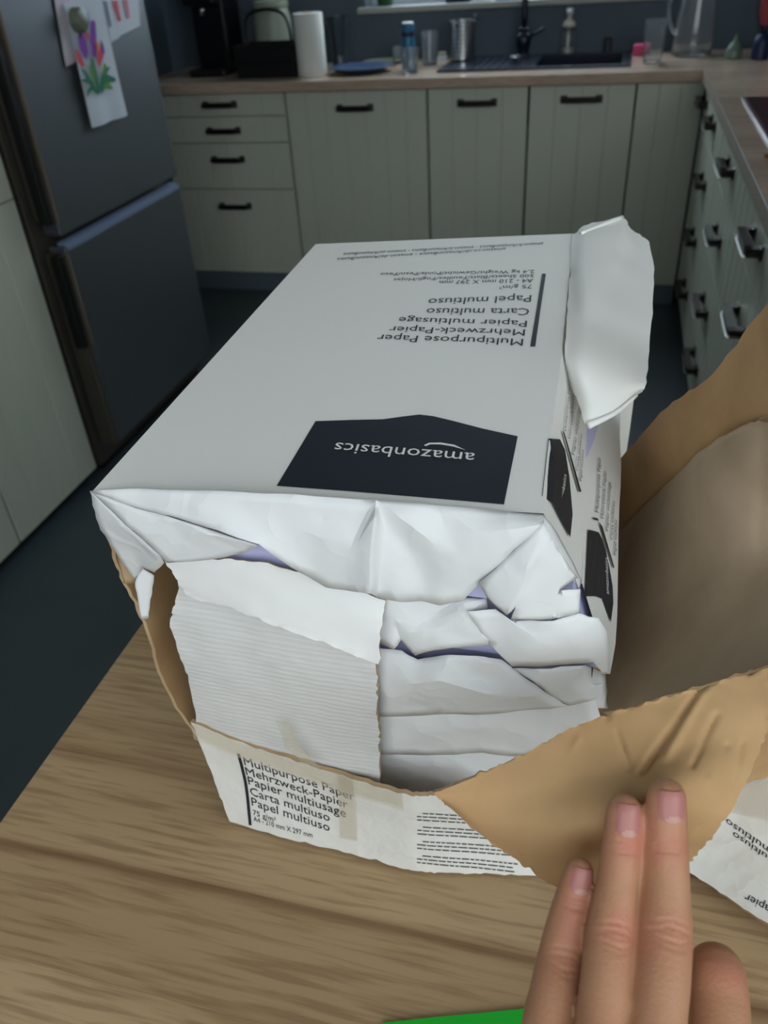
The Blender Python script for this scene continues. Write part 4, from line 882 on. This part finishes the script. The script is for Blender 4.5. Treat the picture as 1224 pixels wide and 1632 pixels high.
tube('rolled_edge', catmull([(-0.0178,0.5905,1.175),(-0.0081,0.6045,1.1755),(0.0011,0.6191,1.1755),(0.0098,0.6345,1.1745)], 10), .0014, M['paper_flat'], r1, 8)
# folded near end of the top ream
sheet('end_fold', [(-0.232,0.2775,1.1393),(-0.2031,0.278,1.1436),(-0.1559,0.279,1.1465),(-0.1258,0.281,1.1468),(-0.0881,0.284,1.146),(-0.0601,0.287,1.1445),(-0.0313,0.29,1.1425),(-0.0148,0.2925,1.1411),(-0.2004,0.2755,1.1318),(-0.1889,0.274,1.132),(-0.1639,0.2715,1.1285),(-0.1436,0.2715,1.1227),(-0.1262,0.276,1.1041),(-0.116,0.279,1.0949),(-0.1029,0.278,1.095),(-0.0912,0.273,1.1),(-0.0905,0.281,1.0905),(-0.0781,0.28,1.0902),(-0.0598,0.281,1.0907),(-0.0485,0.282,1.0941),(-0.0409,0.2815,1.107),(-0.0295,0.281,1.1234),(-0.0146,0.2835,1.1421),(-0.0866,0.276,1.1445),(-0.0848,0.281,1.1354),(-0.0772,0.279,1.1422),(-0.0704,0.284,1.1151),(-0.053,0.278,1.1224),(-0.0996,0.276,1.1209),(-0.1336,0.278,1.1258),(-0.1678,0.274,1.1389),(-0.042,0.279,1.1371),(-0.0892,0.272,1.1255),(-0.0867,0.2785,1.1208),(-0.0689,0.283,1.0899)],
      [(0, 1, 8), (1, 30, 9, 8), (1, 2, 30), (9, 30, 10), (30, 2, 29, 10), (10, 29, 11), (2, 3, 29), (29, 3, 28), (11, 29, 28, 12), (12, 28, 13), (13, 28, 14), (28, 32, 15, 14), (28, 3, 4, 23), (28, 23, 32), (32, 23, 24, 33), (32, 33, 16, 15), (4, 24, 23), (4, 25, 24), (4, 5, 25),
       (24, 25, 26), (24, 26, 33), (33, 26, 34), (33, 34, 17, 16), (26, 27, 18, 34), (25, 27, 26), (25, 5, 27), (5, 31, 27), (5, 6, 31), (6, 7, 22), (6, 22, 31), (31, 22, 21), (27, 31, 21), (27, 21, 20, 19), (27, 19, 18)], M['paper'], r1, 3, 2, .0005)
sheet('end_fold', [(-0.2329,0.2785,1.1382),(-0.2005,0.2765,1.1307),(-0.19,0.2755,1.1304),(-0.1447,0.2735,1.1207),(-0.1541,0.276,1.1129),(-0.1679,0.2765,1.107),(-0.1998,0.278,1.098),(-0.2015,0.2755,1.105),(-0.2165,0.2765,1.1219),(-0.1837,0.2755,1.1134),(-0.1696,0.272,1.1255)],
      [(0, 1, 8), (1, 2, 10, 9), (1, 9, 7, 8), (2, 3, 10), (3, 4, 10), (10, 4, 5, 9), (9, 5, 6, 7)], M['paper'], r1, 3, 2, .0005)
sheet('side_fold', [*[(-0.2328,0.2785,1.1386),(-0.2345,0.2795,1.1291),(-0.2378,0.283,1.1105),(-0.2365,0.288,1.0915)], *[(-0.2368,0.296,1.0656),(-0.2274,0.294,1.0781),(-0.2181,0.29,1.0797),(-0.2046,0.282,1.0941),(-0.2033,0.278,1.1028),(-0.2181,0.2785,1.1202),(-0.2234,0.286,1.0958)]],
      [(0, 9, 1), (1, 9, 10, 2), (2, 10, 3), (3, 10, 5, 4), (9, 8, 10), (10, 8, 7, 6), (10, 6, 5)], M['paper'], r1, 3, 2, .0006, out=(-.6, -.8, 0))
sheet('corner_fold', [(-0.0144,0.2835,1.1428),(-0.0406,0.2795,1.1087),(-0.0372,0.281,1.0984),(-0.0275,0.2775,1.0927),(-0.0235,0.2775,1.0992),(-0.0098,0.282,1.1358),(0.0026,0.289,1.1105),(-0.005,0.283,1.1069),(0.0042,0.288,1.1053),(0.0046,0.286,1.0925),(-0.0069,0.283,1.0886),(-0.0021,0.282,1.1213),(-0.0189,0.2765,1.1243),(-0.0256,0.279,1.0893)],
      [(0, 1, 12), (1, 2, 3, 12), (0, 12, 5), (12, 3, 4), (12, 4, 5), (5, 4, 11), (4, 7, 11), (5, 11, 6), (7, 8, 9, 10), (4, 13, 10, 7), (11, 7, 6)], M['paper'], r1, 3, 2, .0005)
sheet('corner_fold', [(-0.0148,0.292,1.1414),(-0.0107,0.291,1.1372),(-0.0029,0.2945,1.1202),(0.0046,0.299,1.101),(0.0036,0.297,1.0968),(0.0019,0.29,1.1092),(-0.0099,0.284,1.1339),(-0.0142,0.2865,1.14)], [(0, 1, 6, 7), (1, 2, 5, 6), (2, 3, 4, 5)], M['paper'], r1, 2, 1, .0004)

def ream(label, zt, zb, x0t, x1t, x0b, x1b, yn, lift=.015):
    t = thing('paper_ream', label, 'paper ream', ((x0b+x1b)/2, .45, zb), GR)
    block('sheets', zb+.001, zt-.001, x0t+.004, x1t-.004, x0b+.004, x1b-.004, yn+.007, yn+.296, t, lift)
    if zt < 1.046:                                  # plain wrapped sides of the lower reams
        y0, y1, e = yn+.006, yn+.298, .0012
        mesh('wrapper', [(x1b-.004+e, y0, zb+.001), (x1t-.004+e, y0, zt-.001), (x1t-.004+e, y1, zt-.001+lift), (x1b-.004+e, y1, zb+.001+lift), (x0b+.004-e, y0, zb+.001), (x0t+.004-e, y0, zt-.001), (x0t+.004-e, y1, zt-.001+lift), (x0b+.004-e, y1, zb+.001+lift)],
             [(0, 1, 2, 3), (7, 6, 5, 4), (3, 2, 6, 7)], M['paper_flat'], t)
    return t
r2 = ream('second white ream from the top, its black side label pushed out to the right', 1.089, 1.046, -.205, .005, -.20, .021, .2905)
shell('wrapper', (Vector((-.206, .294, 1.089)), S2T[0]+Vector((-.001, 0, 0)), S2T[-1]+Vector((0, .06, .003)), Vector((-.206, .60, 1.105))), S2T, S2B, [Vector((-.2, .294, 1.047)), Vector((-.2, .6, 1.06))], M['paper_flat'], r2)
mesh('side_label', [(0.0062,0.3574,1.0881),(0.0094,0.3661,1.0813),(0.012,0.3728,1.0758),(0.0145,0.3737,1.0707),(0.0167,0.3709,1.0661),(0.0196,0.3624,1.0602),(0.0221,0.3525,1.0552),(0.0229,0.3403,1.0537),(0.022,0.3245,1.0542),(0.0195,0.3267,1.0594),(0.0166,0.3292,1.0654),(0.0124,0.3209,1.0736),(0.0075,0.3058,1.0858),(0.0069,0.3271,1.0867)], [(0, 1, 12, 13), (1, 2, 3, 11, 12), (3, 4, 10, 11), (4, 5, 6, 9, 10), (6, 7, 8, 9)], M['ink'], r2)
lettering('side_logo', [('amazonbasics', [(0.02,0.34,1.0597),(0.0182,0.3669,1.0631),(0.0181,0.3363,1.0634)])], M['ink_white'], r2)
lettering('side_lettering', [('Multipurpose Paper', [(0.0112,0.3895,1.0773),(0.0103,0.4492,1.0781),(0.0093,0.3848,1.0813)]), ('Mehrzweck-Papier', [(0.0145,0.3935,1.0705),(0.0147,0.4474,1.0694),(0.0129,0.3898,1.0738)]), ('Papier multiusage', [(0.0177,0.3907,1.0639),(0.0181,0.4454,1.0625),(0.0161,0.3871,1.0673)]), ('Carta multiuso', [(0.0208,0.3913,1.0575),(0.0214,0.4345,1.0558),(0.0192,0.3876,1.0609)]), ('Papel multiuso', [(0.0237,0.385,1.0515),(0.0237,0.4207,1.0513),(0.022,0.3814,1.055)])], M['ink'], r2)
mesh('side_bar', [(0.0081,0.3754,1.0838),(0.011,0.3834,1.0777),(0.0115,0.3824,1.0767),(0.0086,0.3745,1.0829),(0.014,0.3845,1.0716),(0.0228,0.3712,1.0536),(0.022,0.3684,1.0552)], [(0, 1, 2, 3), (2, 4, 5, 6)], M['ink'], r2)
sheet('end_fold', [(-0.0978,0.2885,1.0877),(-0.0798,0.2875,1.0923),(-0.0641,0.2875,1.096),(-0.0465,0.2825,1.0873),(-0.0504,0.2875,1.091),(-0.0382,0.289,1.0909),(-0.0359,0.2845,1.0654),(-0.0543,0.2825,1.0621),(-0.0748,0.2865,1.0488),(-0.0813,0.2875,1.0573),(-0.076,0.2835,1.0674),(-0.0854,0.2865,1.0508),(-0.1002,0.2885,1.0551),(-0.0845,0.284,1.0752),(-0.0605,0.283,1.0741),(-0.0645,0.2875,1.0776)],
      [(0, 1, 13), (0, 13, 12), (1, 2, 15, 13), (2, 4, 3, 15), (4, 5, 3), (3, 5, 6), (3, 6, 14), (3, 14, 15), (15, 14, 10), (13, 15, 10), (10, 14, 7, 8), (14, 6, 7), (13, 10, 9), (9, 10, 8), (13, 9, 11), (13, 11, 12)], M['paper'], r2, 3, 1, .0008)
sheet('corner_fold', [(-0.0463,0.281,1.0891),(-0.0332,0.2835,1.0899),(-0.026,0.284,1.0843),(-0.0068,0.281,1.0896),(0.0046,0.286,1.0918),(0.0142,0.289,1.088),(0.0189,0.292,1.076),(0.0233,0.295,1.047),(0.0193,0.2925,1.0488),(0.0139,0.2875,1.0606),(0.0009,0.285,1.0584),(-0.0245,0.2825,1.0549),(-0.0281,0.286,1.0559),(-0.0366,0.2855,1.0651),(-0.0118,0.2795,1.0781),(0.0066,0.284,1.0793)],
      [(0, 1, 14, 13), (1, 2, 14), (2, 3, 14), (3, 4, 15), (3, 15, 14), (4, 5, 15), (5, 6, 9, 15), (6, 7, 8, 9), (15, 9, 10), (14, 15, 10), (14, 10, 11), (14, 11, 12, 13)], M['paper'], r2, 3, 1, .0006)
r3 = ream('third white ream from the top with crumpled torn wrapping', 1.045, .999, -.2, .018, -.198, .018, .2965, .012)
sheet('end_fold', [(-0.1024,0.2935,1.043),(-0.0829,0.292,1.0454),(-0.0743,0.2905,1.0412),(-0.0572,0.289,1.0502),(-0.0426,0.289,1.0513),(-0.0307,0.2905,1.0508),(-0.0201,0.2885,1.0438),(-0.0037,0.2875,1.0323),(0.0045,0.2905,1.0238),(-0.0293,0.2945,1.0055),(-0.0643,0.2955,0.9945),(-0.1075,0.2965,0.9821),(-0.0611,0.283,1.0363),(-0.0981,0.29,1.0135),(-0.0806,0.286,1.0266),(-0.0393,0.2895,1.0341),(-0.0287,0.2845,1.03)],
      [(0, 1, 14, 13), (1, 2, 12, 14), (2, 3, 12), (3, 4, 15, 12), (4, 5, 6, 15), (15, 6, 16), (6, 7, 16), (7, 8, 9, 16), (16, 9, 10), (12, 15, 16), (12, 16, 10), (14, 12, 10), (14, 10, 11, 13)], M['paper'], r3, 3, 1, .0008)
sheet('corner_fold', [(-0.025,0.2885,1.0478),(-0.0109,0.2855,1.0528),(0.0098,0.2895,1.0556),(0.0138,0.295,1.0482),(0.0157,0.296,1.0367),(0.0206,0.2965,1.0372),(0.0204,0.2955,1.0299),(0.0152,0.294,1.0256),(0.0046,0.2925,1.0211),(-0.0037,0.2875,1.0319),(-0.0135,0.284,1.0454),(0.002,0.2875,1.0405)],
      [(0, 1, 10), (1, 11, 10), (1, 2, 11), (2, 3, 4, 11), (4, 5, 6, 7), (4, 7, 11), (11, 7, 8, 9), (10, 11, 9)], M['paper'], r3, 3, 1, .0008)
sheet('side_fold', [(0.0126,0.2985,1.0461),(0.0242,0.335,1.0052),(0.0281,0.34,0.971),(0.0174,0.303,1.0112)], [(0, 1, 2, 3)], M['paper'], r3, 3, 2, .0008, out=(1, 0, 0))
r4 = ream('fourth white ream from the top, low in the box behind the folded flap', .998, .951, -.2, .016, -.2, .014, .302, .008)
sheet('end_fold', [(-0.1081,0.2995,0.9862),(-0.0869,0.2985,0.9901),(-0.0436,0.2985,1.0002),(-0.0132,0.2985,1.0112),(0.0167,0.3,1.0241),(0.0234,0.301,1.004),(0.0055,0.3045,0.9743),(-0.0166,0.3045,0.9596),(-0.0404,0.3045,0.9568),(-0.0747,0.3045,0.9454),(-0.1129,0.3045,0.9377),(-0.0293,0.2975,0.9912),(-0.0647,0.2965,0.9837)],
      [(0, 1, 12, 10), (1, 2, 12), (2, 11, 12), (2, 3, 11), (3, 4, 5, 6), (3, 6, 11), (11, 6, 7, 8), (12, 11, 8), (12, 8, 9), (12, 9, 10)], M['paper'], r4, 3, 2, .0006)
r5 = ream('bottom white ream in the shade behind the box front strip', .95, .8675, -.2, .012, -.2, .01, .308, .0)
sheet('end_fold', [(-0.113,0.308,0.9502),(-0.0751,0.308,0.9585),(-0.0411,0.308,0.9693),(-0.0126,0.309,0.9779),(0.0153,0.309,0.9979),(0.0094,0.309,0.9167),(-0.0357,0.3055,0.9015),(-0.0737,0.312,0.8805),(-0.1195,0.312,0.8735),(-0.0687,0.3115,0.9189),(-0.0294,0.3115,0.93)],
      [(0, 1, 9, 8), (1, 2, 10, 9), (2, 3, 10), (3, 4, 5, 10), (10, 5, 6), (9, 10, 6, 7), (9, 7, 8)], M['paper'], r5, 3, 2, .0006)

# ---------------------------------------------------------------- the hand
FW = -Vector(axes[2]); UP = Vector(axes[1]); RT = Vector(axes[0])
SKIN = mat('skin', lin(198, 150, 122), .5, spec=.4, bump=(650, .3, .0008), sss=.22)
nt = SKIN.node_tree; at_ = nt.nodes.new('ShaderNodeAttribute'); at_.attribute_name = 'flush'
nz = nt.nodes.new('ShaderNodeTexNoise'); nz.inputs['Scale'].default_value = 90; nz.inputs['Detail'].default_value = 4
tcs = nt.nodes.new('ShaderNodeTexCoord'); nt.links.new(tcs.outputs['Object'], nz.inputs['Vector'])
mxa = nt.nodes.new('ShaderNodeMix'); mxa.data_type = 'RGBA'; mxa.inputs['A'].default_value = lin(188, 143, 110); mxa.inputs['B'].default_value = lin(174, 125, 94)
nt.links.new(nz.outputs['Fac'], mxa.inputs['Factor'])
mxb = nt.nodes.new('ShaderNodeMix'); mxb.data_type = 'RGBA'; mxb.inputs['B'].default_value = lin(186, 104, 90)
nt.links.new(at_.outputs['Fac'], mxb.inputs['Factor']); nt.links.new(mxa.outputs['Result'], mxb.inputs['A'])
nt.links.new(mxb.outputs['Result'], nt.nodes['Principled BSDF'].inputs['Base Color'])
NAIL = mat('fingernail', lin(174, 116, 108), .36, spec=.4)
LUN = mat('nail_lunula', lin(186, 142, 128), .5)

# joints from tip to base, radii in metres
FING = {
 'pinky':  ([(0.0135,0.1762,1.0624),(0.0126,0.1698,1.055),(0.011,0.1614,1.0485),(0.0097,0.1524,1.0428),(0.0086,0.1417,1.0391),(0.0081,0.1301,1.034),(0.0119,0.1123,1.0273)], [.0055, .0071, .0078, .0083, .0088, .0099, .0112]),
 'ring':   ([(0.0271,0.1901,1.0844),(0.0273,0.1824,1.0757),(0.0267,0.1717,1.0665),(0.0257,0.1579,1.0569),(0.0253,0.1451,1.0517),(0.0251,0.1314,1.0454),(0.0263,0.1107,1.0367)], [.0064, .0071, .0073, .0086, .0088, .0094, .0115]),
 'middle': ([(0.0411,0.1948,1.0904),(0.0422,0.1857,1.0776),(0.0434,0.1755,1.0684),(0.0439,0.162,1.0593),(0.0434,0.1485,1.0533),(0.0421,0.1347,1.0472),(0.0411,0.1133,1.0394)], [.0070, .0081, .0084, .0096, .0097, .0101, .0122]),
 'index':  ([(0.0674,0.1607,0.9873),(0.0665,0.1645,0.9998),(0.0655,0.165,1.02),(0.0643,0.1622,1.04),(0.0648,0.1517,1.0386),(0.0641,0.1405,1.0358),(0.0585,0.1174,1.0291)], [.0066, .0074, .0085, .0098, .0102, .0104, .0122]),
 'thumb':  ([(0.0956,0.1385,1.0029),(0.0928,0.1283,0.9971),(0.0884,0.1164,0.9913),(0.082,0.1011,0.9853),(0.0709,0.0825,0.9784),(0.0594,0.066,0.9728)], [.0075, .0092, .0098, .0112, .0140, .016]),
}
PALM = [([(0.0162,0.1096,1.0219),(0.0236,0.0953,1.0116),(0.0314,0.0795,0.999),(0.0384,0.0624,0.9816),(0.0433,0.0467,0.9652)], [.0125, .0135, .0145, .0165, .018]),
        ([(0.027,0.1096,1.0298),(0.0309,0.0951,1.0189),(0.0357,0.0794,1.0042),(0.0409,0.0626,0.9843),(0.0442,0.0469,0.9652)], [.0135, .0145, .0155, .0165, .018]),
        ([(0.0418,0.1119,1.0337),(0.0422,0.0974,1.0208),(0.0425,0.0809,1.0052),(0.0438,0.0633,0.9842),(0.0452,0.0472,0.9651)], [.0135, .0145, .0155, .0165, .018]),
        ([(0.0576,0.1167,1.0251),(0.0548,0.1008,1.0133),(0.0505,0.0826,0.999),(0.0477,0.0645,0.9825),(0.0467,0.0476,0.965)], [.0130, .0145, .0155, .017, .018])]
bm = bmesh.new()
def blob(bm, p, r):
    bmesh.ops.create_icosphere(bm, subdivisions=3, radius=r, matrix=Matrix.Translation(p))
def limb(pts, rad):
    P = [Vector(p) for p in pts]; n = (len(P)-1)*7+1
    C = catmull(P, n); R = [v.x for v in catmull([(r, 0, 0) for r in rad], n)]
    add_tube(bm, C, R, 24); blob(bm, C[0], R[0]); blob(bm, C[-1], R[-1])
for k in FING: limb(*FING[k])
for pl in PALM: limb(*pl)
limb([PALM[1][0][-1], (.052, .0, .955), (.060, -.10, .93), (.07, -.24, .93)], [.0225, .024, .029, .036])
limb([PALM[2][0][-1], (.062, .0, .957), (.074, -.10, .93), (.09, -.24, .93)], [.0225, .024, .029, .036])
bmesh.ops.recalc_face_normals(bm, faces=bm.faces)
tmp_me = bpy.data.meshes.new('hand_rough'); bm.to_mesh(tmp_me); bm.free()
tmp = bpy.data.objects.new('hand_rough', tmp_me); COL.objects.link(tmp)
rm = tmp.modifiers.new('union', 'REMESH'); rm.mode = 'VOXEL'; rm.voxel_size = .0008
sm = tmp.modifiers.new('soften', 'SMOOTH'); sm.factor = .5; sm.iterations = 8
dg = bpy.context.evaluated_depsgraph_get()
hand_me = bpy.data.meshes.new_from_object(tmp.evaluated_get(dg)); hand_me.name = 'hand'
bpy.data.objects.remove(tmp); bpy.data.meshes.remove(tmp_me)
# knuckle creases and flushed skin over the joints
JOINTS = []                                         # centre, axis to tip, radius, creases (offset mm, depth mm, width mm, curve), flush
for k, (pts, rad) in FING.items():
    if k in ('thumb',): continue
    P = [Vector(p) for p in pts]
    ax = lambda i: (P[i-1]-P[i+1]).normalized()
    if k == 'index':
        JOINTS.append((P[3]+FW*-.003, (P[3]-P[5]).normalized(), rad[3], [], .55)); continue
    JOINTS.append((P[1], ax(1), rad[1], [(-1.6, .30, .7, 0), (0, .28, .7, .02), (1.8, .25, .7, 0)], .30))
    JOINTS.append((P[3], ax(3), rad[3], [(-5.2, .22, .8, .16), (-3.2, .38, .8, .14), (-.3, .22, .8, .02), (2.2, .36, .8, -.14), (4.6, .26, .8, -.16)], .28))
    JOINTS.append((P[0], ax(1), rad[0], [], .22))
fl = hand_me.attributes.new('flush', 'FLOAT', 'POINT')
vals = []
co = [v.co.copy() for v in hand_me.vertices]; nr = [v.normal.copy() for v in hand_me.vertices]
for i, (c, n) in enumerate(zip(co, nr)):
    d = 0; f = 0
    for C, a, r, cr, fa in JOINTS:
        q = c-C
        if q.length > r*2.2: continue
        s = q.dot(a)*1000; dors = n.dot(-FW)
        lat = (q - a*q.dot(a)); lat = lat - FW*lat.dot(FW); l = lat.length*1000
        g = max(0., min(1., (dors-.1)*1.6))*max(0, 1-(l/(r*1000))**2)
        for s0, dep, w, cv in cr:
            d -= 1.7*dep*math.exp(-((s-s0-cv*l*l*.25+noise.noise(c*400)*.5)/w)**2)*g
        f += fa*math.exp(-(s/7)**2)*max(0, dors)
    hand_me.vertices[i].co = c + n*d*.001
    vals.append(min(.8, f))
fl.data.foreach_set('value', vals)
hand_me.polygons.foreach_set('use_smooth', [True]*len(hand_me.polygons))
hand_me.materials.append(SKIN)
hand = link('hand', hand_me, None, [(0.0442,0.0469,0.9652)][0])
tag(hand, 'left hand with three straight fingers pressing on the brown cardboard flap', 'hand')
# nails
def nail(pts, rad, s0, s1, half):
    P = [Vector(p) for p in pts]; a = (P[0]-P[1]).normalized(); n = (-FW - a*a.dot(-FW)).normalized(); l = a.cross(n).normalized()
    V, Fc, idx = [], [], []
    nu, nv = 14, 14
    for j in range(nv+1):
        v = j/nv; s = s0+(s1-s0)*v
        hw = half*(1-.10*(1-v))*min(1, math.sqrt(max(0, 1-((v-.55)/.56)**2))+.22)
        for i in range(nu+1):
            th = (i/nu*2-1)*hw
            r = (rad[0] if s > 0 else rad[0]+(rad[1]-rad[0])*(-s/(P[0]-P[1]).length))
            R = math.sqrt(max(r*r-(s*.82)**2, 0)) if s > 0 else r
            V.append(P[0]+a*s+(n*math.cos(th)*.97+l*math.sin(th))*(R+.00005+.0003*math.cos(th/hw*1.5)))
    for j in range(nv):
        for i in range(nu):
            Fc.append((j*(nu+1)+i, j*(nu+1)+i+1, (j+1)*(nu+1)+i+1, (j+1)*(nu+1)+i))
            u = i/nu*2-1; idx.append(1 if (j+.5)/nv < .2-.2*u*u else 0)
    o = mesh('fingernail', V, Fc, [NAIL, LUN], hand, True, idx)
    return o
nail(*FING['middle'], -.0066, .0042, .80)
nail(*FING['ring'], -.0072, .0038, .78)
nail(*FING['pinky'], -.0058, .0030, .80)
